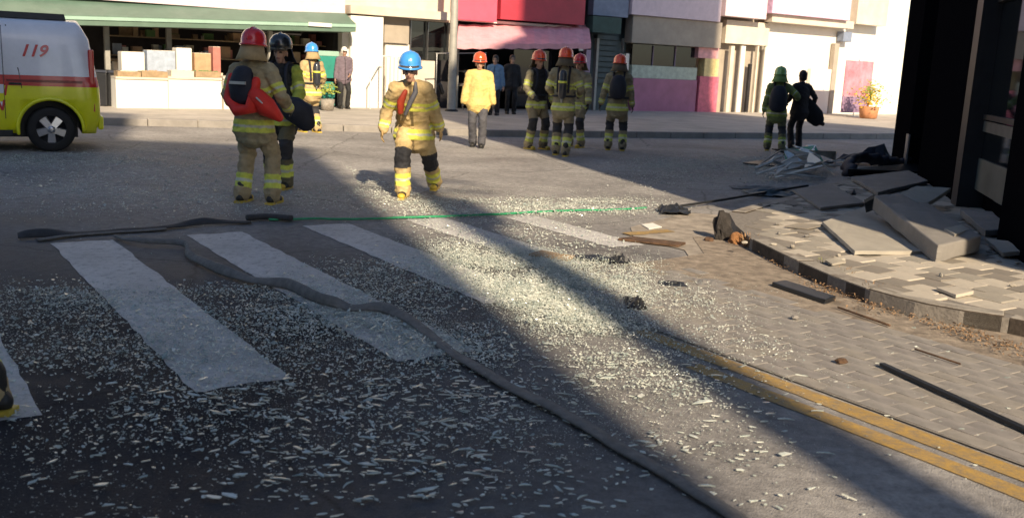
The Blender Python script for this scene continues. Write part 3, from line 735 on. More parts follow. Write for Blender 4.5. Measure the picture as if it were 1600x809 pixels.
fl = thing('flower_stand', 'yellow and orange potted flowers at the foot of the banner', 'flowers', FM @ Vector((fac(1356, 190, -3.2)[0], -3.2, FZ)), 0)
g = MB(); g.lathe([(.25, 0), (.32, .02), (.38, .45), (.33, .46)], 16); g.build('pot', mat('terracotta', (.45, .2, .09), .8), fl, True)
for nm, cc, zz, nn in (('flowers', (.75, .42, .04), .75, 240), ('foliage', (.22, .27, .05), .95, 260)):
    g = MB()
    for k in range(nn):
        t = random.uniform(0, 6.28); r = abs(random.gauss(0, .33)); c = Vector((math.cos(t) * r, math.sin(t) * r, zz + random.gauss(0, .22)))
        d = Vector((random.gauss(0, 1), random.gauss(0, 1), random.gauss(0, .6))).normalized() * .06; w = d.orthogonal().normalized() * .035
        g.add([c - d, c + w, c + d, c - w], [(0, 1, 2, 3)])
    (tag if nm == 'flowers' else (lambda q, kind: q))(g.build(nm, mat('m_' + nm, cc, .6, var=.4, bump=.1), fl, True), kind='stuff')

# ------------------------------------------------------------------ black building on the right
BP = [at(1604, 398, KZ), at(1500, 300, KZ), at(1400, 250, KZ)]
d0 = (BP[2] - BP[0]); d0.z = 0; BL = d0.length; BU = d0.normalized(); BN = Vector((BU.y, -BU.x, 0))   # BN points into the building
BMx = Matrix((BU, BN, Vector((0, 0, 1)))).transposed().to_4x4(); BMx.translation = Vector((BP[0].x, BP[0].y, 0))
def bw_uv(x, y, v=0.0):
    d = ray(x, y); o = Vector((0, 0, CAM_H)); P0 = BMx @ Vector((0, v, 0)); t = (P0 - o).dot(BN) / d.dot(BN); p = o + d * t
    return (p - BMx.translation).dot(BU), p.z
bb = thing('black_building', 'black stone clad building with dark glass filling the right edge', 'building', (BP[0].x, BP[0].y, 0), math.atan2(BU.y, BU.x))
def bbox(name, mt, u0, u1, v0, v1, z0, z1, bev=0):
    g = MB(); g.box(u0, u1, v0, v1, z0, z1, 0, BMx); o = g.build(name, mt, bb)
    if bev: bevel(o, bev)
    return o
TOPZ = 3.6
bbox('plinth', BLACK, -.6, BL + .6, .25, .6, -.02, .33)
cols_px = [(1592, 1640), (1497, 1506), (1432, 1497), (1398, 1421)]
us = []
for a, b in cols_px:
    q = sorted((bw_uv(a, 280)[0], bw_uv(b, 280)[0])); us.append(q)
bbox('column', BLACK, us[0][0] - .5, us[0][1], -.12, .6, -.02, TOPZ, .01)
bbox('mullion', BLACKM, us[1][0], us[1][1], -.05, .3, -.02, TOPZ)
bbox('column', BLACK, us[2][0] + .004, us[2][1], .0, .8, -.02, TOPZ, .01)
bbox('column', BLACK, us[3][0], us[3][1] + .1, -.1, .7, -.02, TOPZ, .01)
q0, q1 = us[0][1], us[1][0]
bbox('glass_pane', DKGLASS, q0, q1, .16, .19, .34, 2.6)
bbox('transom', BLACKM, q0, q1, .1, .24, 2.603, 2.72); bbox('transom', BLACKM, q0, q1, .12, .158, 1.22, 1.28)
bbox('glass_pane', DKGLASS, q0, q1, .16, .19, 2.723, TOPZ)
bbox('glass_pane', DKGLASS, us[2][1], us[3][0], .3, .33, .34, TOPZ)
pz = bw_uv(1540, 315, .12); pz1 = bw_uv(1540, 252, .12)
a0, a1 = sorted((bw_uv(1510, 290, .13)[0], bw_uv(1583, 290, .13)[0]))
bbox('reflection_panel', mat('painted_reflection', (.11, .115, .10), .5, var=.3, scale=2, bump=.05), a0, a1, .135, .155, max(.36, pz[1]), pz1[1])  # reflection of the street in the door glass, painted as a paler panel
zb = bw_uv(1540, 207, .12)[1], bw_uv(1540, 190, .12)[1]
bbox('reflection_band', mat('reflection_band', (.10, .10, .09), .5, var=.3, bump=.05), a0, a1, .135, .155, zb[0], zb[1])  # upper strip of the same reflection, also painted as a pale piece
bbox('side_wall', BLACK, -.95, -.603, -.1, 9, -.02, TOPZ)
bbox('inner_wall', DARKIN, -.6, BL + .6, 2.2, 2.4, -.02, TOPZ)
bbox('end_wall', BLACK, BL + .3, BL + .6, .61, 9, -.02, TOPZ)
# light sliver of steel trim near the left column
bbox('steel_trim', STEEL, bw_uv(1430, 235)[0] - .0, bw_uv(1426, 235)[0] + .02, -.13, -.105, .25, .75)
# upper floors (they carry the shade on the junction); the nearer, lower wing stands on columns
def wing(name, pts, z0, z1):
    g = MB(); g.prism([p for p in pts], z0, z1); o = g.build(name, BLACK, bb)
    n = len(pts)
    for i in range(n):
        a = Vector((*pts[i], 0)); b = Vector((*pts[(i + 1) % n], 0)); L = (b - a).length
        if L < 2: continue
        t = (b - a) / L; nn = Vector((t.y, -t.x, 0)); k = int(L // 1.6); z = z0 + 1.0
        ar = sum(pts[j][0] * pts[(j + 1) % n][1] - pts[(j + 1) % n][0] * pts[j][1] for j in range(n))
        if ar < 0: nn = -nn
        while z + 1.6 < z1:
            for j in range(k):
                c = a + t * (L * (j + .5) / k) + nn * .02
                M = Matrix((t, nn, Vector((0, 0, 1)))).transposed().to_4x4(); M.translation = c
                w = MB(); w.box(-.55, .55, -.015, .03, z, z + 1.5, 0, M); w.build('window', DKGLASS, bb)
            z += 3.3
wing('upper_wing', [(4.3, 6.4), (6.4, 1.6), (10.2, 5.0), (9.0, 8.3), (5.6, 9.6)], TOPZ + .003, 14.3)
wing('tower', [(9.003, 8.3), (19.5, 8.3), (17.6, 10.0), (11.5, 21.0), (8.9, 21.0), (7.4, 15.0), (5.75, 9.7)], TOPZ + .003, 14.3)
wing('tower', [(7.9, 8.0), (16.9, 8.8), (15.6, 11.0), (11.2, 20.8), (9.8, 20.8), (8.6, 14.0)], 14.303, 24)
for x, y in ((9.4, 5.6), (7.9, 3.4)):
    g = MB(); g.box(x - .3, x + .3, y - .3, y + .3, 0, TOPZ, 0); bevel(g.build('column', BLACK, bb), .01)

# ------------------------------------------------------------------ buildings and pole behind the viewer (they throw the shade over the crossing)
PD = Vector((math.sin(SUN_AZ), -math.cos(SUN_AZ), 0)); PP = Vector((math.cos(SUN_AZ), math.sin(SUN_AZ), 0))
def back_building(label, p0, p1, yf, h, mt):
    # flat front facing the junction, right and left ends placed by the shadow edges wanted on the crossing
    xr = (p1 - PP.y * yf) / PP.x; xl = (p0 - PP.y * yf) / PP.x
    o = thing('street_building', label, 'building', ((xl + xr) / 2, yf - 4, 0), 0, 'buildings behind the viewer')
    g = MB(); g.box(xl, xr, yf - 9, yf, 0, h); g.build('wall', mt, o)
    g = MB(); g.box(xl - .1, xr + .003, yf - 9.1, yf + .1, h, h + .25); g.build('parapet', CONCRETE, o)
    z = 1.0; n = max(2, int((xr - xl) / 2.4))
    while z + 1.5 < h:
        for k in range(n):
            c = xl + (xr - xl) * (k + .5) / n
            w = MB(); w.box(c - .75, c + .75, yf - .02, yf + .03, z, z + 1.6); wo = w.build('window', DKGLASS, o)
            w = MB(); w.box(c - .85, c + .85, yf + .002, yf + .1, z - .1, z - .003); w.build('sill', CONCRETE, wo)
        z += 3.1
back_building('blue grey five storey building behind the viewer on the left', -1.2, 1.93, -8, 15.0, BLUEG)
back_building('taller blue grey building behind the viewer at far left', -26, -1.22, -8, 18.0, BLUEG)
def line_pos(p, y): return Vector(((p - PP.y * y) / PP.x, y, 0))
pp = line_pos(2.70, -6.5)
u = thing('utility_pole', 'concrete utility pole with crossarms behind the viewer', 'pole', pp)
g = MB(); g.lathe([(.25, -.05), (.24, .3), (.19, 12.5), (.02, 12.52)], 20); g.build('shaft', CONCRETE, u, True)
for z in (11.2, 11.8):
    g = MB(); g.box(-.9, .9, .17, .25, z, z + .09); g.build('crossarm', STEEL, u, True)
g = MB(); g.lathe([(.05, 9.6), (.26, 9.62), (.28, 9.7), (.28, 10.5), (.24, 10.56), (.05, 10.6)], 18, M=Matrix.Translation((.0, .50, 0))); g.build('transformer', GREYP, u, True)

# ------------------------------------------------------------------ hoses
def smooth_line(pts, n=10):
    out = []
    for i in range(len(pts) - 1):
        p0 = pts[max(i - 1, 0)]; p1 = pts[i]; p2 = pts[i + 1]; p3 = pts[min(i + 2, len(pts) - 1)]
        for k in range(n):
            t = k / n
            out.append(.5 * ((2 * p1) + (p2 - p0) * t + (2 * p0 - 5 * p1 + 4 * p2 - p3) * t * t + (3 * p1 - p0 - 3 * p2 + p3) * t ** 3))
    out.append(pts[-1]); return out
def hose(label, pts, w, h, mt, twist=(), z=.006, name='fire_hose', jitter=.003):
    L = smooth_line([at(x, y) for x, y in pts], 9)
    g = MB(); prof = 8; vs = []; n = len(L)
    for i, p in enumerate(L):
        d = (L[min(i + 1, n - 1)] - L[max(i - 1, 0)]).normalized(); s = Vector((-d.y, d.x, 0)); f = i / (n - 1)
        tw = 0
        for c, wd, a in twist: tw += a * math.exp(-((f - c) / wd) ** 2)
        q = Vector((0, 0, 1)); sx = s * math.cos(tw) + q * math.sin(tw); sz = -s * math.sin(tw) + q * math.cos(tw)
        w_ = w; tap = (.5 + .5 * min(1, f / .22)) if w == .040 else 1
        lift = z + h * abs(math.cos(tw)) + w * abs(math.sin(tw)) + abs(noise.noise(p * 3)) * .012
        for k in range(prof):
            t = 2 * math.pi * k / prof
            vs.append(p + Vector((0, 0, lift)) + sx * math.cos(t) * w * tap * (1 + .16 * noise.noise(p * 7)) + sz * math.sin(t) * h)
    fs = [(i * prof + k, i * prof + (k + 1) % prof, (i + 1) * prof + (k + 1) % prof, (i + 1) * prof + k) for i in range(n - 1) for k in range(prof)]
    fs += [tuple(range(prof))[::-1], tuple((n - 1) * prof + k for k in range(prof))]
    g.add(vs, fs, 0, True); return tag(g.build(name, mt), label, 'hose')
hose('long flattened grey fire hose running from the crossing to the bottom edge', [(180, 373), (215, 384), (285, 388), (296, 405), (345, 430), (395, 444), (452, 455), (500, 478), (545, 487), (600, 492), (650, 512), (692, 545), (728, 570), (800, 612), (880, 652), (960, 700), (1050, 752), (1150, 815), (1260, 900)], .040, .013, HOSE, ((.34, .05, 1.1), (.40, .03, 1.2), (.22, .04, 1.0), (.50, .04, .8), (.08, .05, .9), (.14, .03, 1.1)))
hose('flat grey hose lying along the far ends of the crossing stripes', [(28, 374), (90, 371), (150, 366), (200, 362), (262, 358), (330, 352), (392, 350)], .05, .012, HOSE_D, ((.1, .1, .7), (.8, .08, .6)))
hose('pale flat hose beside the dark one at the left ends of the stripes', [(60, 378), (120, 370), (190, 365), (260, 361)], .035, .010, HOSE, ())
hose('dark coupling end of hose under the firefighters feet', [(386, 346), (420, 344), (455, 347)], .045, .03, HOSE_D, (), name='hose_end')
hose('thin bright green hose stretched across the far side of the crossing', [(420, 346), (470, 345), (560, 345), (660, 342), (760, 338), (860, 333), (960, 330), (1010, 327)], .014, .012, HOSE_G, (), name='garden_hose')

# ------------------------------------------------------------------ glass
def shards(name, quads, smin, smax, elong, seed, label=None, mt=SHARD, orient=None, flat=.35, hmax=.004, pile=0):
    rr = random.Random(seed); V = []; F = []
    for (c0, c1, c2, c3, n) in quads:
        A, B, C, D = (at(*c0), at(*c1), at(*c2), at(*c3))
        for _ in range(n):
            s = rr.random(); t = rr.random()
            # feathered edges, clumped
            s = s + rr.gauss(0, .10); t = t + rr.gauss(0, .10)
            p = A.lerp(B, s).lerp(D.lerp(C, s), t)
            if p.y < 2.4: continue
            cl = noise.noise(p * 1.7 + Vector((seed, 0, 0))) + .6 * noise.noise(p * 6.1)
            if cl < rr.uniform(-.75, .15): continue
            size = (smin + (smax - smin) * rr.random() ** 1.8) * (1 if rr.random() < .94 else 1.7); el = rr.uniform(1, elong)
            a = rr.uniform(0, math.pi) if orient is None else rr.gauss(orient[0], orient[1])
            ux = Vector((math.cos(a), math.sin(a), rr.gauss(0, flat))).normalized(); uy = ux.cross(Vector((rr.gauss(0, flat), rr.gauss(0, flat), 1))).normalized(); uz = ux.cross(uy)
            k = rr.choice((3, 4, 5)); th = min(hmax, size * .35)
            z0 = .010 + abs(ux.z) * size * el * .5 + abs(uy.z) * size * .5 + (rr.random() ** 2) * pile
            b = len(V); ph = rr.uniform(0, 6.28)
            ring = []
            for j in range(k):
                q = ph + 6.283 * j / k + rr.uniform(-.4, .4); r = rr.uniform(.6, 1)
                ring.append(ux * math.cos(q) * size * el * .5 * r + uy * math.sin(q) * size * .5 * r)
            for sg in (-1, 1):
                for o in ring: V.append(tuple(p + Vector((0, 0, z0)) + o + uz * th * .5 * sg))
            F.append(tuple(b + j for j in range(k))[::-1]); F.append(tuple(b + k + j for j in range(k)))
            for j in range(k): F.append((b + j, b + (j + 1) % k, b + k + (j + 1) % k, b + k + j))
    me = bpy.data.meshes.new(name); me.from_pydata(V, [], F); me.materials.append(mt)
    o = bpy.data.objects.new(name, me); COL.objects.link(o)
    tag(o, label, 'glass', kind='stuff'); return o
shards('glass_crumbs', [
    ((690, 395), (860, 392), (960, 520), (780, 480), 24000),
    ((640, 380), (800, 385), (960, 500), (740, 470), 8000),
    ((830, 400), (1010, 410), (1010, 470), (900, 470), 10000),
    ((800, 450), (960, 440), (1030, 540), (830, 530), 9000),
    ((980, 440), (1120, 455), (1230, 560), (1010, 560), 2600),
    ((840, 520), (1060, 540), (1150, 640), (900, 600), 2600)],
    .004, .014, 1.9, 3, 'bright heap of crushed tempered glass in the middle of the crossing', pile=.035)
shards('glass_crumbs', [
    ((0, 450), (500, 455), (700, 560), (0, 590), 8000),
    ((440, 420), (700, 400), (820, 560), (560, 560), 8000),
    ((0, 450), (180, 455), (180, 480), (0, 475), 900),
    ((380, 450), (700, 520), (760, 570), (420, 520), 3000),
    ((0, 560), (700, 560), (800, 700), (0, 700), 3200)],
    .005, .018, 2.4, 11, 'scatter of crushed glass over the shaded crossing stripes', pile=.008)
shards('glass_crumbs', [
    ((540, 262), (640, 300), (760, 345), (600, 345), 1500),
    ((640, 312), (1010, 312), (1010, 335), (660, 336), 4200),
    ((660, 350), (900, 350), (980, 390), (720, 395), 1300),
    ((980, 250), (1180, 238), (1270, 290), (1000, 292), 6500),
    ((1160, 236), (1300, 240), (1300, 285), (1160, 285), 2200),
    ((0, 235), (330, 240), (380, 320), (0, 330), 5200),
    ((0, 248), (160, 240), (330, 262), (0, 262), 1500),
    ((200, 300), (600, 290), (760, 330), (300, 335), 1800),
    ((780, 325), (960, 315), (980, 335), (800, 340), 1300)],
    .008, .024, 1.8, 23, 'thin scatter of crushed glass across the far part of the junction', pile=.012)
shards('glass_slivers', [
    ((400, 600), (880, 575), (940, 809), (440, 809), 1150),
    ((0, 600), (420, 600), (420, 809), (0, 809), 420),
    ((830, 560), (1130, 560), (1300, 809), (930, 809), 420),
    ((1050, 480), (1600, 560), (1600, 760), (1160, 620), 130)],
      .007, .023, 4.2, 31, 'long pale glass slivers strewn over the dark asphalt in the foreground', orient=(.12, .5), flat=.12)
import numpy as np
def glass_dust(name, quads, smin, smax, seed, label):
    rr = random.Random(seed); P = []
    for (c0, c1, c2, c3, n, soft) in quads:
        A, B, C, D = (at(*c0), at(*c1), at(*c2), at(*c3))
        for _ in range(n):
            s = rr.random() + rr.gauss(0, soft); t = rr.random() + rr.gauss(0, soft)
            p = A.lerp(B, s).lerp(D.lerp(C, s), t)
            if p.y < 2.4: continue
            if noise.noise(p * 1.1 + Vector((seed, 0, 0))) + .7 * noise.noise(p * 4.3) + .4 * noise.noise(p * 13) < rr.uniform(-.5, .3): continue
            P.append((p.x, p.y, .014))
    P = np.array(P); n = len(P); g_ = np.random.default_rng(seed)
    off = g_.normal(size=(n, 4, 3)); off /= np.linalg.norm(off, axis=2, keepdims=True); off[:, :, 2] *= .6
    sz = smin + (smax - smin) * g_.random((n, 1, 1)) ** 2.5
    V = P[:, None, :] + off * sz; V[:, :, 2] = np.maximum(V[:, :, 2], .0075)
    base = (np.arange(n) * 4)[:, None, None]; F = base + np.array([[0, 1, 2], [0, 3, 1], [1, 3, 2], [2, 3, 0]])[None]
    me = bpy.data.meshes.new(name); me.vertices.add(n * 4); me.vertices.foreach_set('co', V.reshape(-1).astype(np.float32))
    me.loops.add(n * 12); me.loops.foreach_set('vertex_index', F.reshape(-1).astype(np.int32)); me.polygons.add(n * 4)
    me.polygons.foreach_set('loop_start', np.arange(0, n * 12, 3, dtype=np.int32)); me.polygons.foreach_set('loop_total', np.full(n * 4, 3, dtype=np.int32))
    me.update(calc_edges=True); me.materials.append(SHARD); o = bpy.data.objects.new(name, me); COL.objects.link(o); return tag(o, label, 'glass', kind='stuff')
glass_dust('glass_grit', [
    ((640, 380), (880, 385), (1010, 540), (770, 490), 42000, .12),
    ((820, 400), (1020, 405), (1060, 520), (880, 510), 22000, .12),
    ((380, 440), (700, 470), (800, 570), (420, 540), 26000, .14),
    ((0, 450), (330, 455), (520, 560), (0, 570), 20000, .12),
    ((0, 450), (190, 455), (190, 478), (0, 475), 3000, .1),
    ((980, 430), (1200, 450), (1350, 600), (1000, 590), 9000, .15),
    ((800, 540), (1100, 540), (1250, 720), (850, 700), 9000, .15),
    ((0, 570), (800, 570), (900, 809), (0, 809), 14000, .1)], .0022, .0075, 41, 'fine glass grit spread between the larger crumbs over the crossing')
glass_dust('glass_grit', [
    ((560, 285), (1000, 305), (1010, 345), (600, 350), 12000, .12),
    ((980, 242), (1190, 236), (1280, 290), (960, 292), 13000, .15),
    ((1000, 248), (1180, 246), (1200, 270), (1010, 268), 20000, .10),
    ((0, 232), (420, 238), (560, 330), (0, 335), 26000, .12),
    ((0, 246), (140, 242), (300, 258), (0, 258), 5000, .1),
    ((280, 300), (560, 288), (600, 310), (300, 318), 4000, .12)], .004, .012, 43, 'fine glass grit glinting across the far half of the junction')
# the largest shards are single things
bigm = {}
rr = random.Random(5)
for k in range(64):
    x = rr.uniform(430, 930) if k < 46 else rr.uniform(930, 1300); y = rr.uniform(590, 800) if k < 46 else rr.uniform(560, 790)
    p = at(x, y); key = k % 8
    if key not in bigm:
        g = MB(); L = rr.uniform(.05, .10); w = rr.uniform(.006, .011); n = 6; ring = []
        for j in range(n + 1): t = j / n; ring.append((-L / 2 + L * t, w * (.25 + math.sin(math.pi * min(1, t * 1.05 + .05)) * .6) * rr.uniform(.7, 1.1) + .012 * math.sin(t * 2.6)))
        for j in range(n, -1, -1): t = j / n; ring.append((-L / 2 + L * t, -w * .5 * math.sin(math.pi * min(1, t + .03)) * rr.uniform(.7, 1.1) + .012 * math.sin(t * 2.6)))
        g.prism(ring, 0, .005); bigm[key] = g.mesh('glass_shard', SHARD)
    o = bpy.data.objects.new('glass_shard', bigm[key]); o.location = (p.x, p.y, .012); o.rotation_euler = (R(rr.gauss(0, 6)), R(rr.gauss(0, 5)), rr.gauss(.1, .5)); COL.objects.link(o)
    tag(o, 'long pale curved glass sliver among many on the foreground asphalt', 'glass shard', 'largest glass slivers in the foreground')

# ------------------------------------------------------------------ dry leaves, grit
def litter(name, quads, size, mt, seed, label, z=.03):
    rr = random.Random(seed); g = MB()
    for (c0, c1, c2, c3, n, zz) in quads:
        A, B, C, D = (at(*c0, zz), at(*c1, zz), at(*c2, zz), at(*c3, zz))
        for _ in range(n):
            s, t = rr.random() + rr.gauss(0, .04), rr.random() + rr.gauss(0, .06); p = A.lerp(B, s).lerp(D.lerp(C, s), t)
            if noise.noise(p * 3) < rr.uniform(-.7, .2): continue
            u = Vector((rr.gauss(0, 1), rr.gauss(0, 1), rr.gauss(0, .5))).normalized() * size * rr.uniform(.4, 1); w = u.cross(Vector((rr.gauss(0, .4), rr.gauss(0, .4), 1))).normalized() * u.length * .5
            p = p + Vector((0, 0, z * rr.random() + .008)); c = Vector((0, 0, size * .25))
            g.add([p - u, p + w + c, p + u, p - w + c], [(0, 1, 2), (0, 2, 3)])
    o = g.build(name, mt); return tag(o, label, 'leaves', kind='stuff')
litter('dry_leaves', [((1150, 372), (1180, 380), (1320, 470), (1200, 410), 400, .01), ((1280, 450), (1330, 450), (1600, 545), (1600, 570), 900, .01), ((1240, 440), (1330, 460), (1420, 500), (1330, 490), 300, .01)], .017, LEAF, 4, 'dry orange leaves and dirt gathered along the foot of the kerb')
for px, py, lab in ((1285, 430, 'green weed tuft at the kerb where the dark bar lies'), (1320, 446, 'dry tuft of weed a little further along the kerb'), (1360, 470, 'tall dry orange weed tuft against the kerb'), (1170, 388, 'withered tuft beside the dark broken stump')):
    p = at(px, py); g = MB(); rr = random.Random(px)
    for k in range(60):
        t = rr.uniform(0, 6.28); r = rr.uniform(0, .07); b = p + Vector((math.cos(t) * r, math.sin(t) * r, .01)); tip = b + Vector((math.cos(t) * rr.uniform(.02, .10), math.sin(t) * rr.uniform(.02, .10), rr.uniform(.04, .15)))
        s = Vector((-math.sin(t), math.cos(t), 0)) * .005; m = b.lerp(tip, .6) + Vector((0, 0, .02))
        g.add([b - s, b + s, m + s, m - s, tip], [(0, 1, 2, 3), (3, 2, 4)])
    tag(g.build('weed_tuft', WEED if px == 1285 else LEAF), lab, 'weed', 'weeds along the kerb')

# ------------------------------------------------------------------ rubble
def rock(name, label, cat, px, py, sx, sy, sz, mt, seed=1, z=0., rz=0, rough=.35):
    bm = bmesh.new(); bmesh.ops.create_icosphere(bm, subdivisions=3, radius=1)
    o = at(px, py, z)
    for v in bm.verts:
        n = noise.noise(v.co * 1.6 + Vector((seed * 7, 0, 0))) * rough + noise.noise(v.co * 4 + Vector((seed, 3, 0))) * rough * .4
        c = v.co * (1 + n); v.co = Vector((c.x * sx / 2, c.y * sy / 2, max(-.05 * sz, c.z * sz * .55 + sz * .42)))
    me = bpy.data.meshes.new(name); bm.to_mesh(me); bm.free(); me.materials.append(mt)
    ob = bpy.data.objects.new(name, me); ob.location = o; ob.rotation_euler = (0, 0, rz); COL.objects.link(ob); return tag(ob, label, cat)
def slab(name, label, cat, corners, th, mt, group=None, bev=.012, jag=0):
    """corners: four (px, py, z) of the top face"""
    P = [at(x, y, z) for x, y, z in corners]
    n = (P[1] - P[0]).cross(P[3] - P[0]).normalized()
    if n.z < 0: n = -n
    g = MB(); vs = P + [p - n * th for p in P]
    c = (P[1] - P[0]).cross(P[3] - P[0]).z > 0
    fs = [(0, 1, 2, 3), (7, 6, 5, 4), (0, 4, 5, 1), (1, 5, 6, 2), (2, 6, 7, 3), (3, 7, 4, 0)]
    if not c: fs = [f[::-1] for f in fs]
    g.add(vs, fs); o = g.build(name, mt)
    bm = bmesh.new(); bm.from_mesh(o.data); bmesh.ops.subdivide_edges(bm, edges=bm.edges[:], cuts=9, use_grid_fill=True)
    cen = sum((v.co for v in bm.verts), Vector()) / len(bm.verts); am = .16 * min(th, .07) + .002
    for v in bm.verts:
        wp = v.co + o.location; q = noise.noise(wp * 9) + .7 * noise.noise(wp * 27)
        sharp = len([f for f in v.link_faces]) and min((a.normal.dot(b.normal) for a in v.link_faces for b in v.link_faces), default=1) < .5
        d = (cen - v.co).normalized()
        v.co += d * (max(0, q + .15) * am * (3.2 if sharp else 0)) + Vector((0, 0, 1)) * noise.noise(wp * 5) * am * .5
    bm.to_mesh(o.data); bm.free(); bevel(o, min(bev, th * .2) * .6, 1)
    return tag(o, label, cat, group)
GR = 'stone slabs fallen on the sidewalk'
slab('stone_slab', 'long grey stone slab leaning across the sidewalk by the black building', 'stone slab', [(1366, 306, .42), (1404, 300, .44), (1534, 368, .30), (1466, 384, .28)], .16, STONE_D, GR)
slab('stone_slab', 'wide pale slab lying flat with its left edge lifted, partly in shade', 'stone slab', [(1285, 346, .20), (1352, 322, .17), (1446, 392, .155), (1336, 392, .175)], .035, STONE, GR)
slab('stone_slab', 'small pale slab lying tilted nearest the black columns', 'stone slab', [(1390, 308, .30), (1432, 290, .38), (1486, 294, .36), (1448, 318, .26)], .06, STONE, GR)
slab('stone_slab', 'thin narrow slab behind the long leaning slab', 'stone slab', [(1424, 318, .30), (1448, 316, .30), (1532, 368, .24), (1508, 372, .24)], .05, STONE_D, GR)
slab('stone_slab', 'short sunlit slab end resting on the long slab', 'stone slab', [(1476, 356, .34), (1502, 350, .34), (1516, 358, .32), (1492, 366, .32)], .05, STONE, GR)
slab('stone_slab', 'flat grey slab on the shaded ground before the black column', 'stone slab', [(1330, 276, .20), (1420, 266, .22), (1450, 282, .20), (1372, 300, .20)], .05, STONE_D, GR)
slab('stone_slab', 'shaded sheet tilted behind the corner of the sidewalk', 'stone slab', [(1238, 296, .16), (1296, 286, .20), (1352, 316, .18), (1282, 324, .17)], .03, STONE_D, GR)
slab('stone_slab', 'dark slab standing on edge between the pale slabs', 'stone slab', [(1350, 312, .34), (1366, 303, .42), (1370, 320, .30), (1352, 326, .22)], .05, BLACKM, GR)
slab('stone_slab', 'short dark shaded slab at the foot of the glass front', 'stone slab', [(1500, 326, .24), (1550, 330, .24), (1580, 356, .22), (1540, 360, .2)], .07, STONE_D, GR)
slab('stone_slab', 'narrow slab fragment half in the sun near the right edge', 'stone slab', [(1540, 372, .20), (1575, 376, .22), (1600, 392, .2), (1566, 394, .19)], .04, STONE, GR)
slab('paving_fragment', 'loose broken tile lying on the sidewalk near the kerb', 'tile fragment', [(1462, 448, .16), (1500, 446, .17), (1522, 454, .17), (1494, 460, .16)], .025, TILE_L)
slab('paving_fragment', 'thin loose tile flake on the sidewalk near the raised pale slab', 'tile fragment', [(1225, 353, .15), (1248, 348, .18), (1290, 351, .17), (1262, 357, .15)], .012, TILE_D)
slab('paving_fragment', 'small loose tile piece tilted in the middle of the sidewalk', 'tile fragment', [(1288, 405, .16), (1306, 402, .18), (1322, 408, .16), (1300, 412, .15)], .02, TILE_M)

rock('broken_stump', 'dark charred stump at the tip of the kerb', 'stump', 1126, 376, .17, .14, .30, mat('charred', (.035, .03, .028), .95, var=.6, scale=14, bump=.9), 3, rough=.6)
rock('stone_chunk', 'small dark stone chunk beside the charred stump', 'stone', 1108, 378, .10, .07, .05, RUST, 5)
rock('stone_chunk', 'brown rust coloured lump at the start of the kerb', 'stone', 1150, 382, .16, .12, .12, mat('rusty_soil', (.28, .13, .05), .95, var=.4, bump=.8), 8)
rock('stone_chunk', 'lone dark pebble on the block paving above the yellow line', 'stone', 1314, 567, .07, .05, .03, RUST, 9, .02)
rock('stone_chunk', 'small grey pebble on the block paving further up', 'stone', 1242, 498, .05, .04, .03, STONE_D, 12, .02)
def crumpled(name, label, cat, px, py, w, d, h, mt, seed, n=9, thick=.006):
    o = at(px, py); rr = random.Random(seed); g = MB(); N = n
    vs = []
    for i in range(N):
        for j in range(N):
            x = (i / (N - 1) - .5) * w; y = (j / (N - 1) - .5) * d
            q = 1 - max(abs(i / (N - 1) - .5), abs(j / (N - 1) - .5)) * 1.7
            z = .012 + max(0, q) * h * (.55 + .9 * noise.noise(Vector((i * .55, j * .55, seed)))) + abs(noise.noise(Vector((i * 1.3, j * 1.3, seed)))) * h * .35
            vs.append(o + Vector((x + rr.gauss(0, w * .02), y + rr.gauss(0, d * .02), z)))
    g.add(vs, [(i * N + j, (i + 1) * N + j, (i + 1) * N + j + 1, i * N + j + 1) for i in range(N - 1) for j in range(N - 1)], 0, False)
    ob = g.build(name, mt); s = ob.modifiers.new('solid', 'SOLIDIFY'); s.thickness = thick; return tag(ob, label, cat)
crumpled('crumpled_cover', 'black crumpled cover lying at the sunlit edge of the shade', 'cover', 1052, 333, .34, .42, .16, BLACKM, 4)
crumpled('dark_wedge', 'dark wedge shaped scrap standing on the crossing near the glass heap', 'scrap', 968, 412, .16, .12, .12, BLACKM, 6)
crumpled('torn_scrap', 'brownish torn scrap at the right side of the glass heap', 'scrap', 992, 478, .14, .30, .08, BOOTM, 9)
crumpled('torn_scrap', 'flat dark scrap right of the glass heap, left of its neighbour', 'scrap', 1050, 446, .20, .16, .03, BLACKM, 12)
crumpled('torn_scrap', 'flat grey scrap lying nearer the gutter dirt', 'scrap', 1102, 444, .16, .22, .03, STONE_D, 14)
slab('wood_board', 'broken wooden board with dark edge lying left of the dark wedge', 'board', [(826, 396, .05), (846, 390, .05), (900, 400, .03), (886, 405, .03)], .02, WOOD)
slab('wood_board', 'thin splinter board between the wooden board and the dark wedge', 'board', [(884, 399, .03), (936, 397, .03), (958, 404, .03), (920, 406, .03)], .012, BLACKM)
slab('flat_bar', 'black bar lying along the gutter dirt', 'bar', [(1205, 440, .05), (1228, 437, .05), (1306, 462, .05), (1290, 468, .05)], .04, BLACKM, bev=.004)
slab('flat_bar', 'short rusty bar lying above the fifth stripe', 'bar', [(965, 372, .03), (990, 369, .03), (1072, 378, .03), (1060, 383, .03)], .02, RUST, bev=.004)
slab('flat_bar', 'small pale plate lying above the short rusty bar', 'bar', [(1002, 350, .02), (1020, 348, .02), (1034, 354, .02), (1014, 357, .02)], .01, WHITEW, bev=.003)
def rod(label, pts, r, mt, name='metal_rod', cat='rod'):
    g = MB(); P = [at(x, y, z) for x, y, z in pts]; g.tube(P, r, 8); return tag(g.build(name, mt), label, cat)
g = MB(); A = at(1378, 566, .045); B = at(1640, 684, .045); t = (B - A).normalized(); s = Vector((-t.y, t.x, 0)) * .018
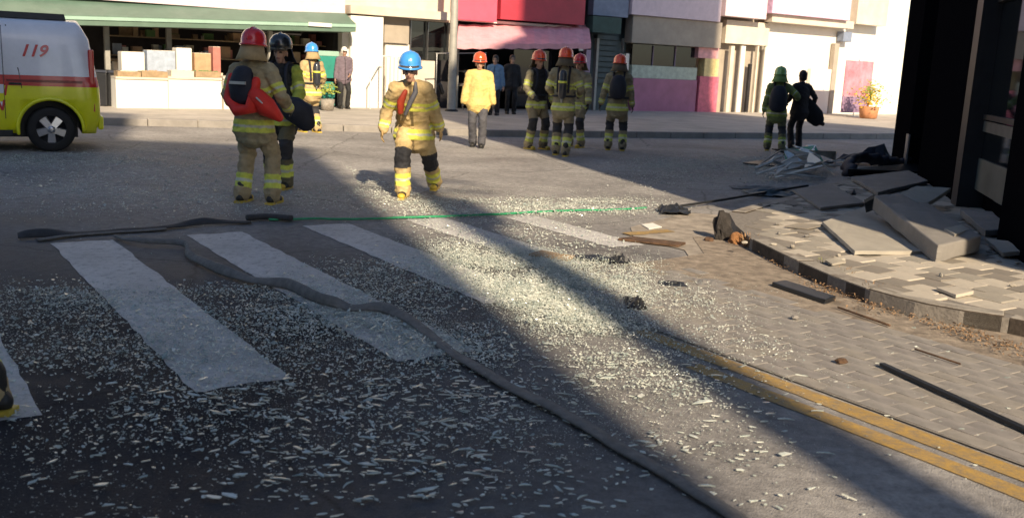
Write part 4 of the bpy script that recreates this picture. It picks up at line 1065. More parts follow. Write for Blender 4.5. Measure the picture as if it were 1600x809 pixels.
g.add([A - s, A + s, B + s, B - s] + [q - Vector((0, 0, .02)) for q in (A - s, A + s, B + s, B - s)], [(3, 2, 1, 0), (4, 5, 6, 7), (0, 1, 5, 4), (1, 2, 6, 5), (2, 3, 7, 6), (3, 0, 4, 7)])
tag(bevel(g.build('flat_bar', BLACKM), .003), 'long black bar on the block paving at the right edge', 'bar')
rod('thin dark stick lying by the gutter dirt above the black bar end', [(1310, 480, .03), (1390, 508, .03)], .008, RUST)
rod('thin dark stick near the right edge below the kerb', [(1430, 545, .03), (1500, 568, .03)], .006, RUST)
for px, py, w, d, h, mt, sd_, lab in ((1210, 305, .8, .5, .10, SLATE, 31, 'dark blue grey torn sheet lying left of the slabs, behind the sidewalk tip'), (1268, 312, .5, .5, .14, NAVY, 33, 'black crumpled sheet standing in for shadow behind the tip of the sidewalk'),
        (1322, 318, .55, .5, .20, BLACKM, 35, 'black sheet standing in for shadow against the dark upright slab'), (1480, 306, .9, .5, .16, BLACKM, 37, 'black sheet standing in for shadow at the foot of the dark column'),
        (1545, 330, .8, .5, .16, BLACKM, 39, 'black sheet standing in for shadow below the glass front near the right edge'), (1190, 296, .9, .3, .05, STONE_D, 41, 'thin grey sheet flat on the shaded road by the corner')):
    crumpled('torn_shade_sheet', lab, 'sheet', px, py, w, d, h, mt, sd_, 12)  # the black ones are added to darken the mass of shadow around the slabs
rod('dark bent rod lying on the shaded road beside the corner', [(1062, 322, .04), (1130, 312, .06), (1200, 300, .05), (1262, 290, .12)], .016, BLACKM)
for k in range(26):
    rr2 = random.Random(k + 90); x = rr2.uniform(1150, 1600); y = 330 + (x - 1150) * .16 + rr2.uniform(-30, 60)
    rock('rubble_piece', ('small stone crumb lying loose on the sidewalk tiles among the fallen slabs'), 'rubble', x, y, rr2.uniform(.02, .07), rr2.uniform(.02, .05), rr2.uniform(.015, .035), rr2.choice((STONE, STONE_D, TILE_M)), k, KZ)['group'] = 'stone crumbs scattered over the sidewalk'
# twisted aluminium frame heap
af = thing('twisted_frame', 'pale twisted aluminium frame heap behind the corner of the sidewalk', 'scrap', at(1240, 272))
rr = random.Random(17)
for k in range(16):
    a = at(rr.uniform(1180, 1240), rr.uniform(252, 278), rr.uniform(.02, .25)); b = a + Vector((rr.uniform(.3, 1.1), rr.uniform(-.5, .6), rr.uniform(-.1, .3))); b.z = max(.03, b.z); m = a.lerp(b, .5) + Vector((0, 0, rr.uniform(-.02, .12)))
    g = MB(); g.tube([a, m, b], (.012 + rr.random() * .02), 5, smooth=False); g.build('strut', ALU if k % 3 else WHITEW, af)
for k in range(12):
    c = at(rr.uniform(1215, 1285), rr.uniform(250, 282), .06); g = MB()
    q = [c + Vector((rr.uniform(-.38, .38), rr.uniform(-.3, .3), rr.uniform(0, .42))) for _ in range(4)]
    g.add(q + [p + Vector((0, 0, .012)) for p in q], [(0, 1, 2, 3), (4, 5, 6, 7), (0, 1, 5, 4), (1, 2, 6, 5), (2, 3, 7, 6), (3, 0, 4, 7)]); g.build('sheet', (ALU, WHITEW, TEAL, ALU, BLACKM, WHITEW)[k % 6], af)
slab('fallen_panel', 'flat dark panel lying at the feet of the green hooded firefighter', 'panel', [(1160, 254, .04), (1190, 250, .04), (1240, 253, .05), (1226, 260, .05)], .03, BLACKM)
# black bumper shaped wreck by the building
bz = thing('wreck_piece', 'black bent door frame lying on its side at the foot of the left black column', 'wreckage', at(1370, 268, KZ))
g = MB(); P = [at(x, y, z) for x, y, z in ((1328, 268, .2), (1326, 254, .30), (1342, 246, .34), (1372, 250, .30), (1390, 254, .26), (1420, 254, .26))]; g.tube(smooth_line(P, 5), [(.11 + .04 * math.sin(i * 1.9), .07) for i in range(26)], 10); g.build('frame_rail', NAVY, bz)
slb = MB(); P = [at(x, y, z) for x, y, z in ((1325, 264, .26), (1440, 254, .26), (1438, 268, .16), (1330, 272, .16))]
slb.add(P + [p + Vector((.05, .12, -.1)) for p in P], [(3, 2, 1, 0), (4, 5, 6, 7), (0, 1, 5, 4), (1, 2, 6, 5), (2, 3, 7, 6), (3, 0, 4, 7)]); slb.build('lower_panel', BLACKM, bz)
crumpled('black_bag', 'black crumpled bag tucked behind the bent door frame', 'bag', 1362, 258, 1.2, .7, .5, NAVY, 21)

# ------------------------------------------------------------------ ambulance
def ambulance():
    # local: x forward (front of the vehicle), y left, z up; origin under the middle
    ux = at(82, 237); # left rear wheel contact
    yaw = math.pi + R(27)
    o = thing('ambulance', 'white and yellow ambulance with red stripe, its tail showing at the left edge', 'ambulance', (0, 0, 0), 0)
    fwd = Vector((math.cos(yaw), math.sin(yaw), 0)); left = Vector((-math.sin(yaw), math.cos(yaw), 0))
    LW = 1.0   # half width
    xr = -1.62  # rear axle x
    origin = Vector((ux.x, ux.y, 0)) - fwd * xr - left * (LW - .12)
    o.location = origin; o.rotation_euler = (0, 0, yaw)
    Mloc = Matrix.Translation(origin) @ Matrix.Rotation(yaw, 4, 'Z'); WM[o.name] = Mloc
    WHITEP = paintm('van_white', (.84, .84, .88)); YEL = paintm('van_yellow', (.86, .86, .02)); RED = paintm('van_red', (.62, .04, .04)); GL = mat_glass_dark('van_glass')
    # cross sections: z rows with half width factor
    rows = [(.28, .90), (.34, .965), (.55, .99), (.80, 1.0), (.985, .995), (1.035, .993), (1.085, .99), (1.14, .985), (1.45, .965), (1.70, .93), (1.86, .86), (1.94, .74), (1.975, .45), (1.985, 0)]
    xs = [-2.32, -2.31, -2.27, -2.18, -2.0, -1.7, -1.2, -.6, 0, .6, 1.2, 1.7, 2.2, 2.6, 2.85, 2.95]
    vs = []; g = MB(); n = len(rows)
    def endf(i, z):
        x = xs[i]; w = 1.0
        if i == 0: w = .86
        if i == 1: w = .93
        if i == 2: w = .97
        # tail leans forward at the top, bonnet drops at the front
        if x < -1.9: x += max(0, z - .95) * .17 + (max(0, z - 1.7) * .35) + (.06 if z < .4 else 0)
        if x > 1.6 and z > .98: x -= (z - .98) * (x - 1.6) * .95
        if i >= 13: w = (.96, .88, .76)[i - 13]
        return x, w
    for i in range(len(xs)):
        for sgn in (1, -1):
            for z, hw in rows:
                x, w = endf(i, z); vs.append((x, sgn * hw * LW * w, z))
    fs = []; ms = []
    def mi(z0, z1, xa):
        zc = (z0 + z1) / 2
        if zc < .985: return 1
        if zc < 1.14 and zc > 1.0: return 2 if not (1.035 < zc < 1.085) else 2
        if zc < 1.0: return 2
        return 0
    W2 = 2 * n
    for i in range(len(xs) - 1):
        for s in (0, 1):
            for k in range(n - 1):
                a = i * W2 + s * n + k; b = a + W2; q = (a, a + 1, b + 1, b)
                if s == 1: q = q[::-1]
                m = mi(rows[k][0], rows[k + 1][0], xs[i]); g.add([], []); g.f.append(list(q)); g.m.append(m); g.sm.append(True)
        a = i * W2; b = a + W2; g.f.append([a + n, a, b, b + n]); g.m.append(3); g.sm.append(False)
    for i in (0, len(xs) - 1):
        for k in range(n - 2):
            a = i * W2 + k; q = [a, a + n, a + n + 1, a + 1]
            if i: q = q[::-1]
            g.f.append(q); g.m.append(mi(rows[k][0], rows[k + 1][0], 0)); g.sm.append(True)
        a = i * W2 + n - 2; q = [a, a + n, a + 1]
        g.f.append(q if not i else q[::-1]); g.m.append(0); g.sm.append(True)
    g.v = [Vector(v) for v in vs]
    me = g.mesh('body', [WHITEP, YEL, RED, BLACKM])
    body = bpy.data.objects.new('body', me); COL.objects.link(body)
    # wheel arches cut out of the body
    cut = MB()
    for x in (xr, 1.75):
        cut.tube([(x, -1.3, .35), (x, 1.3, .35)], .43, 40, caps=False)
    co = cut.build('cutter', BLACKM, None, True)
    bo = body.modifiers.new('arch', 'BOOLEAN'); bo.operation = 'DIFFERENCE'; bo.object = co; bo.solver = 'EXACT'
    dg = bpy.context.evaluated_depsgraph_get(); dg.update()
    nm = bpy.data.meshes.new_from_object(body.evaluated_get(dg)); body.modifiers.clear(); body.data = nm
    bpy.data.objects.remove(co)
    body.parent = o; WM[body.name] = Mloc
    wl_ = MB(); wl_.box(-2.0, 2.4, -.62, .62, .2, .95); wl_.build('underbody', BLACKM, o, True)
    ti = MB(); ti.lathe([(.205, -.11), (.30, -.115), (.335, -.09), (.342, -.04), (.342, .04), (.335, .09), (.30, .115), (.222, .11)], 40); ti.f = ti.f[:-2]; ti.m = ti.m[:-2]; ti.sm = ti.sm[:-2]; tyre = ti.mesh('tyre', RUBBER)
    rm = MB(); rm.lathe([(.03, .02), (.20, .03), (.205, .10), (.215, .112), (.225, .10), (.21, -.10), (.03, -.08)], 40, 0)
    for k in range(5):
        a = k * 2 * math.pi / 5; M = Matrix.Rotation(a, 4, 'Z')
        rm.add([(-.04, .02, .10), (.04, .02, .10), (.055, .20, .085), (-.055, .20, .085), (-.05, .02, .04), (.05, .02, .04), (.065, .205, .03), (-.065, .205, .03)], [(0, 1, 2, 3), (0, 3, 7, 4), (1, 5, 6, 2), (3, 2, 6, 7)], 1, False, M)
    rm.lathe([(.055, .06), (.055, .115), (.02, .12)], 16, 1)
    rim = rm.mesh('rim', [BLACKM, mat('alloy', (.55, .55, .58), .3, .8, var=.1, bump=0)])
    for x in (xr, 1.75):
        for s in (1, -1):
            w = bpy.data.objects.new('wheel', None); w.parent = o; w.location = (x, s * (LW - .14), .342); w.rotation_euler = (R(-90 * s), 0, 0); COL.objects.link(w)
            for me2 in (tyre, rim):
                q = bpy.data.objects.new(me2.name, me2); q.parent = w; COL.objects.link(q)
    for s in (1, -1):
        for x in (xr, 1.75):
            g = MB(); P = [(x + math.cos(t) * .45, s * (LW + .0), .35 + math.sin(t) * .45) for t in [R(a) for a in range(-8, 190, 9)]]
            g.tube(P, .028, 6, smooth=True); g.build('arch_trim', YEL, o, True)
        g = MB(); g.box(-2.25, -2.17, s * .93 - .05, s * .93 + .05, 1.02, 1.55); bevel(g.build('tail_light', RED, o, True), .02)
        g = MB(); y = s * 1.0; g.box(-1.02, -1.012, y - .015, y + .004, .5, 1.85); g.build('door_seam', BLACKM, o, True)
    for s in (1, -1):
        g = MB(); g.box(-1.25, -1.08, s * 1.0 - .01, s * 1.0 + .022, 1.0, 1.03); bevel(g.build('door_handle', BLACKM, o, True), .008)
        g = MB(); g.box(-1.1, 1.25, s * .95 - .02, s * .95 + .012, .235, .33); bevel(g.build('sill', BLACKM, o, True), .01)
        g = MB(); g.box(-2.08, -1.05, s * .998 - .012, s * .998 + .006, 1.042, 1.078); g.build('dark_stripe', paintm('stripe_dark' , (.22, .02, .03)), o, True)
        g = MB(); g.box(-2.16, -1.1, s * .972 - .01, s * .972 + .007, 1.165, 1.175); g.build('thin_stripe', RED, o, True)
        g = MB(); g.box(-1.9, -1.66, s * .985 - .012, s * .985 + .004, 1.22, 1.40) if s < 0 else g.box(-2.24, -2.18, s * .95, s * .95 + .03, .62, .74); g.build('reflector' if s > 0 else 'fuel_flap', RED if s > 0 else WHITEP, o, True)
    # markings on the left side (y+)
    def side(z):
        for (z0, h0), (z1, h1) in zip(rows, rows[1:]):
            if z0 <= z <= z1: return LW * (h0 + (h1 - h0) * (z - z0) / (z1 - z0))
        return LW
    def ribbon(name, pts, w, mt, dy=.006):
        g = MB()
        for (x0, z0), (x1, z1) in zip(pts, pts[1:]):
            d = Vector((x1 - x0, z1 - z0)).normalized(); nx, nz = -d.y * w / 2, d.x * w / 2
            q = [(x0 + nx, z0 + nz), (x1 + nx, z1 + nz), (x1 - nx, z1 - nz), (x0 - nx, z0 - nz)]
            g.add([(a, side(b) + dy, b) for a, b in q] + [(a, side(b) - .01, b) for a, b in q], [(0, 1, 2, 3), (4, 5, 6, 7), (0, 1, 5, 4), (1, 2, 6, 5), (2, 3, 7, 6), (3, 0, 4, 7)])
        g.build(name, mt, o, True)
    ribbon('pulse_line', [(-.62, 1.60), (-.84, 1.0), (-.98, .62), (-1.06, 1.03), (-1.3, 1.045)], .03, RED)
    g = MB(); q = [(-.9, 1.0), (-.98, .64), (-1.02, 1.0)]
    g.add([(a, side(b) + .004, b) for a, b in q], [(0, 1, 2)]); g.build('white_wedge', WHITEP, o, True)
    ribbon('door_line', [(-1.08, 1.86), (-1.22, 1.2)], .014, BLACKM)
    ribbon('door_line', [(-1.22, 1.2), (-1.25, .95)], .010, BLACKM, .004)
    # "119" painted on the side
    cu = bpy.data.curves.new('emergency_number', 'FONT'); cu.body = '119'; cu.size = .24; cu.shear = .35; cu.extrude = .003; cu.offset = .006
    to = bpy.data.objects.new('emergency_number', cu); COL.objects.link(to); dg.update()
    tm = bpy.data.meshes.new_from_object(to.evaluated_get(bpy.context.evaluated_depsgraph_get())); bpy.data.objects.remove(to)
    tm.materials.clear(); tm.materials.append(RED)
    for v in tm.vertices:
        x, y, z = v.co; zz = 1.42 + y; v.co = (-1.24 - x, side(zz) + .006 + z, zz)
    q = bpy.data.objects.new('emergency_number', tm); q.parent = o; COL.objects.link(q)
    g = MB(); g.box(-.2, 1.5, -.62, .62, 1.975, 2.13, taper=.03); bevel(g.build('light_bar', paintm('bar_dark', (.02, .02, .05)), o, True), .03)
    g = MB(); g.box(-1.9, -.6, .45, .60, 1.97, 2.06, taper=.02); g.build('roof_rail', BLACKM, o, True)
    g = MB(); g.box(-2.36, -2.28, -.9, .9, .34, .55); bevel(g.build('bumper', YEL, o, True), .03)
    for s in (1, -1):
        g = MB(); g.box(.5, 1.75, s * .975 - .01, s * .975 + .012, 1.18, 1.62); g.build('side_window', GL, o, True)
    g = MB(); g.box(2.93, 2.97, -.7, .7, .5, .8); g.build('grille', BLACKM, o, True)
    return o
ambulance()

# ------------------------------------------------------------------ people
def ik(a, c, l1, l2, pole):
    d = c - a; L = min(d.length, (l1 + l2) * .999); u = d.normalized(); c2 = a + u * L
    x = (l1 * l1 - l2 * l2 + L * L) / (2 * L); h = math.sqrt(max(0, l1 * l1 - x * x))
    p = (pole - u * pole.dot(u)).normalized(); return a + u * x + p * h, c2
def remesh(mb, name, mt, voxel, smooth=4, colf=None, parent=None, folds=0, seed=0):
    me = mb.mesh(name, mt); ob = bpy.data.objects.new(name, me); COL.objects.link(ob)
    r = ob.modifiers.new('r', 'REMESH'); r.mode = 'VOXEL'; r.voxel_size = voxel; r.use_smooth_shade = True
    if smooth: sm = ob.modifiers.new('s', 'SMOOTH'); sm.iterations = smooth; sm.factor = .5
    dg = bpy.context.evaluated_depsgraph_get(); dg.update()
    nm = bpy.data.meshes.new_from_object(ob.evaluated_get(dg)); ob.modifiers.clear(); ob.data = nm
    nm.materials.clear(); nm.materials.append(mt)
    if folds:
        for v, nn in zip(nm.vertices, [tuple(q.normal) for q in nm.vertices]):
            p = v.co; q = noise.noise(Vector((p.x * 9 + seed, p.y * 9, p.z * 17 + p.x * 7))) + .6 * noise.noise(Vector((p.x * 20, p.y * 20 + seed, p.z * 31)))
            q = (abs(q) ** .8) * (1 if q > 0 else -1); v.co = p + Vector(nn) * q * folds
    if colf:
        ca = nm.color_attributes.new('Col', 'FLOAT_COLOR', 'POINT'); buf = []
        for v in nm.vertices: c = colf(v.co); buf.extend((c[0], c[1], c[2], 1))
        ca.data.foreach_set('color', buf)
    ob.parent = parent; return ob
def seg_t(p, a, b):
    d = b - a; t = max(0, min(1, (p - a).dot(d) / d.length_squared)); return t, (p - (a + d * t)).length

TAN = (.52, .38, .19); YR = (.74, .78, .12); SIL = (.62, .62, .5); BLK = (.018, .018, .02); SKIN = (.46, .27, .19); KHAKI = (.40, .33, .19); YELC = (.78, .56, .20); GRYT = (.085, .085, .10)
def person(label, px, py, yaw, h=1.74, z=0, coat=TAN, pants=None, band=YR, bands='turnout', helmet=None, hmat=None, lean=(0, 0), fl=(-.11, .0, 0), fr=(.11, .0, 0), hl=None, hr=None,
           head=(0, 0), gloves=BLK, tank=False, vest=None, hair=None, voxel=.013, bulk=1.0, kneepad=True, boots='fire', sleeve=None, backpack=None, neck_flap=None, pack_strap=False, pos=None, hood=None):
    k = h / 1.75; pants = pants or coat; sleeve = sleeve or coat
    o = thing('person', label, 'person', pos if pos is not None else at(px, py, z), R(yaw))
    V = Vector
    crouch = max(0, (abs(fl[1] - fr[1]) - .25) * .12)
    hip = V((0, 0, (.91 - crouch) * k)); hl_, hr_ = hip + V((-.09 * k, 0, 0)), hip + V((.09 * k, 0, 0))
    chest = V((lean[0] * .6, lean[1] * .6, 0)) + V((0, 0, (1.22 - crouch) * k)); sh = V((lean[0], lean[1], (1.43 - crouch) * k - abs(lean[1]) * .15))
    neck = sh + V((lean[0] * .15, lean[1] * .3, .07 * k)); hd = neck + V((head[1] * .0, .02 + lean[1] * .2, .13 * k))
    sL, sR = sh + V((-.185 * k, 0, -.01)), sh + V((.185 * k, 0, -.01))
    hl = V(hl) if hl else V((-.30, .06, .80)); hr = V(hr) if hr else V((.30, .06, .80))
    eL, wL = ik(sL, hl * k if hl.z else hl, .29 * k, .26 * k, V((-.5, -1, -.2))); eR, wR = ik(sR, hr * k, .29 * k, .26 * k, V((.5, -1, -.2)))
    aL = V((fl[0] * k, fl[1] * k, .09 * k + fl[2])); aR = V((fr[0] * k, fr[1] * k, .09 * k + fr[2]))
    kL, aL = ik(hl_, aL, .43 * k, .42 * k, V((-.15, 1, 0))); kR, aR = ik(hr_, aR, .43 * k, .42 * k, V((.15, 1, 0)))
    Mh = Matrix.Translation(hd) @ Matrix.Rotation(R(head[0]), 4, 'Z') @ Matrix.Rotation(R(head[1]), 4, 'X')
    # ---- body
    b = MB(); X = (1, 0, 0)
    b.tube([hip + V((0, 0, -.06)), hip + V((0, 0, .06)), hip.lerp(chest, .5), chest, sh + V((0, 0, -.05))], [(.14, .10), (.15, .11), (.13, .095), (.155, .11), (.15, .085)], 14, X)
    b.tube([sL, sL.lerp(sR, .5) + V((0, 0, .02)), sR], [.05, .06, .05], 10)
    b.tube([sh, neck + V((0, .005, .03))], [.06, .055], 12)
    for s_, e_, w_ in ((sL, eL, wL), (sR, eR, wR)): b.tube([s_, s_.lerp(e_, .4), e_, e_.lerp(w_, .3), w_], [.052, .048, .038, .040, .027], 10)
    for h_, n_, a_, f_ in ((hl_, kL, aL, fl), (hr_, kR, aR, fr)): b.tube([h_, h_.lerp(n_, .5), n_, n_.lerp(a_, .3), a_], [.085, .075, .055, .057, .04], 10)
    for a_ in (aL, aR): b.tube([a_ + V((0, -.03, -.03)), a_ + V((0, .12, -.055))], [.04, .032], 8)
    # head
    b.tube([Mh @ V((0, -.005, .015)), Mh @ V((0, .0, .055))], [(.075 * k, .092 * k), (.072 * k, .09 * k)], 16, Mh.to_3x3() @ V((1, 0, 0)))
    b.tube([Mh @ V((0, .035, -.085 * k)), Mh @ V((0, .02, -.02))], [(.042, .045), (.062, .068)], 12, Mh.to_3x3() @ V((1, 0, 0)))
    b.tube([Mh @ V((0, .09 * k, .01)), Mh @ V((0, .112 * k, -.035))], [.009, .014], 6)
    for s_ in (-1, 1):
        b.tube([Mh @ V((s_ * .078 * k, -.01, .01)), Mh @ V((s_ * .08 * k, -.012, -.035))], [.016, .012], 6)
        b.tube([Mh @ V((s_ * .03, .088 * k, .022)), Mh @ V((s_ * .05, .078 * k, .022))], .010, 6)
    b.tube([Mh @ V((-.02, .088, -.062)), Mh @ V((.02, .088, -.062))], .008, 6)
    # hands: palm, four fingers, thumb
    for s_, e_, w_ in ((-1, eL, wL), (1, eR, wR)):
        d = (w_ - e_).normalized(); inw = V((-s_, .0, 0)); inw = (inw - d * inw.dot(d)).normalized(); fr_ = d.cross(inw) * (1 if s_ < 0 else -1)   # fr_: thumb side
        if fr_.y < 0: fr_ = -fr_
        pe = w_ + d * .085
        b.tube([w_, w_ + d * .045, pe], [(.030, .020), (.040, .020), (.042, .017)], 10, fr_)
        for j, ln in enumerate((.070, .080, .075, .058)):
            base = pe + fr_ * (.030 - j * .020); m1 = base + d * ln * .5 + inw * ln * .18; tip = m1 + d * ln * .36 + inw * ln * .42
            b.tube([base, m1, tip], [.0105, .010, .0085], 6)
        tb_ = w_ + d * .03 + fr_ * .03; b.tube([tb_, tb_ + d * .03 + fr_ * .025 + inw * .01, tb_ + d * .062 + fr_ * .03 + inw * .025], [.014, .012, .010], 6)
    def cbody(p):
        for e_, w_ in ((eL, wL), (eR, wR)):
            if (p - w_).dot((w_ - e_).normalized()) > -.03 and (p - w_).length < .24: return gloves
        q = Mh.inverted() @ p
        if q.z > -.14:
            if q.y > .06 and abs(q.z - .008) < .010 and .018 < abs(q.x) < .048: return (.03, .02, .02)
            if q.y > .06 and abs(q.z - .035) < .006 and .012 < abs(q.x) < .052: return (.04, .03, .025)
            if q.y > .06 and abs(q.z + .062) < .006 and abs(q.x) < .025: return (.30, .12, .10)
            return SKIN
        return coat if p.z > hip.z else pants
    remesh(b, 'body', SKINM, min(voxel, .0105), 2, cbody, o)
    # ---- trousers
    T = MB(); q = bulk
    T.tube([hip + V((0, 0, -.10)), hip + V((0, 0, .03)), hip + V((0, 0, .12))], [(.16 * q, .125 * q), (.175 * q, .135 * q), (.155 * q, .12 * q)], 16, X)
    full = 1.0 if bands == 'turnout' else .84
    for h_, n_, a_ in ((hl_, kL, aL), (hr_, kR, aR)):
        dn = (a_ - n_).normalized()
        T.tube([h_ + V((0, 0, .0)), h_.lerp(n_, .5), n_ + V((0, .01, .02)), n_.lerp(a_, .35), n_.lerp(a_, .7), a_ + dn * .0], [.112 * q * full, .103 * q * full, .086 * q * full, .086 * q * full, .084 * q * full, .088 * q * full], 14)
        for j in range(3): # fabric folds gathered at the cuff
            T.tube([n_.lerp(a_, .80 + j * .07), n_.lerp(a_, .84 + j * .07)], [.086 * q * full, .092 * q * full], 12, caps=False)
    def cpants(p):
        best = None
        for h_, n_, a_ in ((hl_, kL, aL), (hr_, kR, aR)):
            t1, d1 = seg_t(p, h_, n_); t2, d2 = seg_t(p, n_, a_)
            c = (d1, 0, t1) if d1 < d2 else (d2, 1, t2)
            if best is None or c[0] < best[0]: best = c
        if bands == 'turnout' and p.z < hip.z - .1:
            _, sgm, t = best
            if kneepad and ((sgm == 0 and t > .80) or (sgm == 1 and t < .30)): return (.035, .035, .04)
            if sgm == 1 and .46 < t < .60: return band
            if sgm == 1 and .60 <= t < .68: return SIL
            if sgm == 1 and .68 <= t < .82: return band
        w = 1 + .25 * noise.noise(p * 6 + V((px, 0, 0)))
        return tuple(c * w for c in pants)
    remesh(T, 'trousers', CLOTH, voxel, 2, cpants, o, .013 if bands == 'turnout' else .008, px)
    # ---- coat
    J = MB(); long_ = .80 if bands == 'turnout' else .86
    J.tube([V((0, 0, long_ * k - crouch - .02)), V((0, 0, long_ * k - crouch + .05)), hip + V((0, 0, .06)), hip.lerp(chest, .55), chest, sh + V((0, -.005, -.04))], [(.232 * q, .180 * q), (.22 * q, .168 * q), (.20 * q, .15 * q), (.185 * q, .14 * q), (.205 * q, .15 * q), (.165 * q, .115 * q)], 20, X)
    J.tube([sL + V((.02, 0, 0)), sL.lerp(sR, .5) + V((0, 0, .03)), sR + V((-.02, 0, 0))], [.082 * q, .085 * q, .082 * q], 12)
    J.tube([sh + V((0, 0, .0)), neck + V((0, -.015, -.025))], [(.095, .085), (.080, .072)], 14, X)
    for s_, e_, w_ in ((sL, eL, wL), (sR, eR, wR)):
        dn = (w_ - e_).normalized(); sl = 1 if bands != 'civil' else .85
        J.tube([s_, s_.lerp(e_, .5), e_, e_.lerp(w_, .5), w_ - dn * .015], [.083 * q * sl, .076 * q * sl, .070 * q * sl, .066 * q * sl, .060 * q * sl], 12)
    for j in range(5):  # soft folds
        zc = long_ + .06 + j * .12; a = j * 1.7 + px; c = V((math.cos(a) * .17 * q, math.sin(a) * .12 * q, zc * k)); J.tube([c + V((0, 0, -.05)), c + V((.02, 0, .06))], .022, 6)
    hemz = long_ * k - crouch - .10
    def ccoat(p):
        best = (9, 't', 0)
        for s_, e_, w_ in ((sL, eL, wL), (sR, eR, wR)):
            t1, d1 = seg_t(p, s_, e_); t2, d2 = seg_t(p, e_, w_)
            for d, tt in ((d1, t1 * .5), (d2, .5 + t2 * .5)):
                if d < best[0]: best = (d, 'a', tt)
        arm = best[0] < .10 * q and (abs(p.x - lean[0] * .8) > .165 * q or best[2] > .3)
        w = 1 + .22 * noise.noise(p * 6 + V((px, 0, 0)))
        if bands == 'turnout':
            if arm:
                t = best[2]
                if .26 < t < .33 or .37 < t < .43: return band
                if .33 <= t <= .37: return SIL
                if .80 < t < .86 or .90 < t < .95: return band
                if .86 <= t <= .90: return SIL
                return tuple(c * w for c in sleeve)
            f = (p.z - hemz) / max(.1, (sh.z - hemz))
            if .10 < f < .17 or .21 < f < .28: return band
            if .17 <= f <= .21: return SIL
            if .60 < f < .66 or .69 < f < .74: return band if vest is None else vest
            if vest and f > .30 and abs(p.x) < .17: return vest
            if p.y > .09 and abs(p.x - lean[0] * f) < .018: return tuple(c * .35 for c in coat)
        if bands == 'civil' and p.y > .08 and abs(p.x) < .012: return tuple(c * .4 for c in coat)
        return tuple(c * w for c in (sleeve if arm else coat))
    remesh(J, 'coat', CLOTH, voxel, 2, ccoat, o, .014 if bands == 'turnout' else .008, px * 1.3)
    # ---- boots
    for a_, f_ in ((aL, fl), (aR, fr)):
        B_ = MB(); zz = a_.z - .09 * k
        B_.tube([a_ + V((0, -.01, .10 * k)), a_ + V((0, -.015, -.02))], [.060, .058], 12)
        B_.tube([V((a_.x, a_.y - .05, zz + .055)), V((a_.x, a_.y + .06, zz + .05)), V((a_.x, a_.y + .165, zz + .042))], [(.048, .052), (.052, .048), (.046, .036)], 12, X)
        bo = remesh(B_, 'boot', BOOTM, .010, 2, None, o)
        g = MB(); g.prism([(a_.x - .045, a_.y - .10), (a_.x + .045, a_.y - .10), (a_.x + .05, a_.y + .10), (a_.x + .04, a_.y + .20), (a_.x - .04, a_.y + .20), (a_.x - .05, a_.y + .10)], zz, zz + .025)
        so = g.build('sole', BOOTY if boots == 'fire' else RUBBER, None, True); so.parent = bo
        if boots == 'fire':
            g = MB(); g.tube([V((a_.x, a_.y + .16, zz + .045)), V((a_.x, a_.y + .185, zz + .042))], [(.049, .034), (.046, .030)], 10, X); t_ = g.build('toe_cap', BOOTY, None, True); t_.parent = bo
    # ---- helmet / hair
    if hmat is not None:
        g = MB(); dome = [(.142, -.012), (.140, .0), (.126, .01), (.128, .05), (.118, .095), (.092, .135), (.05, .158), (.01, .165)]
        if helmet == 'jet': dome = [(.122, -.005), (.130, .01), (.133, .05), (.122, .10), (.09, .14), (.05, .16), (.01, .166)]
        Mx = Mh @ Matrix.Translation((0, -.012, .056 * k)) @ Matrix.Rotation(R(-4), 4, 'X')
        g.lathe([(a_ * 1.1, b_ * 1.08) for a_, b_ in dome], 28, 0, Mx, .92, 1.08)
        hm = g.build('helmet', hmat, o, True); s2 = hm.modifiers.new('solid', 'SOLIDIFY'); s2.thickness = .006
        g = MB(); g.tube([Mx @ V((0, math.cos(t) * .150, .02 + math.sin(t) * .160)) for t in [R(a) for a in range(10, 171, 16)]], .012, 6); c_ = g.build('crest', hmat, None, True); c_.parent = hm
        g = MB(); P = []
        for a in range(-60, 61, 12): P.append(R(a))
        vs = [Mx @ V((math.sin(t) * .128, math.cos(t) * .150, .035)) for t in P] + [Mx @ V((math.sin(t) * .132, math.cos(t) * .160, -.02)) for t in P]; m_ = len(P)
        g.add(vs, [(i, i + 1, m_ + i + 1, m_ + i) for i in range(m_ - 1)], 0, True); v_ = g.build('visor', HSILVER, None, True); v_.parent = hm; s3 = v_.modifiers.new('solid', 'SOLIDIFY'); s3.thickness = .004
        if neck_flap:
            g = MB(); P = [R(a) for a in range(95, 266, 14)]
            vs = [Mx @ V((math.sin(t) * .125, math.cos(t) * .135, .0)) for t in P] + [Mx @ V((math.sin(t) * .150, math.cos(t) * .160 - .01, -.10)) for t in P] + [Mx @ V((math.sin(t) * .185, math.cos(t) * .175 - .01, -.17)) for t in P]; m_ = len(P)
            g.add(vs, [(r * m_ + i, r * m_ + i + 1, (r + 1) * m_ + i + 1, (r + 1) * m_ + i) for r in (0, 1) for i in range(m_ - 1)], 0, True)
            f_ = g.build('neck_flap', neck_flap, None, True); f_.parent = hm; s4 = f_.modifiers.new('solid', 'SOLIDIFY'); s4.thickness = .01
    if hood is not None:
        g = MB(); g.tube([Mh @ V((0, -.015, -.10)), Mh @ V((0, -.015, .0)), Mh @ V((0, -.01, .06))], [(.10, .115), (.108, .122), (.10, .115)], 16, X); g.build('hood', hood, o, True)
    if hair is not None:
        g = MB(); g.tube([Mh @ V((0, -.03, -.02)), Mh @ V((0, -.022, .045)), Mh @ V((0, -.012, .072))], [(.083, .080), (.092, .098), (.086, .096)], 14, Mh.to_3x3() @ V((1, 0, 0)))
        g.build('cap' if hair is WHITEW else 'hair', hair, o, True)
        if hair is WHITEW:
            g = MB(); g.tube([Mh @ V((0, .07, .05)), Mh @ V((0, .15, .035))], [(.07, .008), (.05, .006)], 12, X); g.build('cap_brim', hair, o, True)
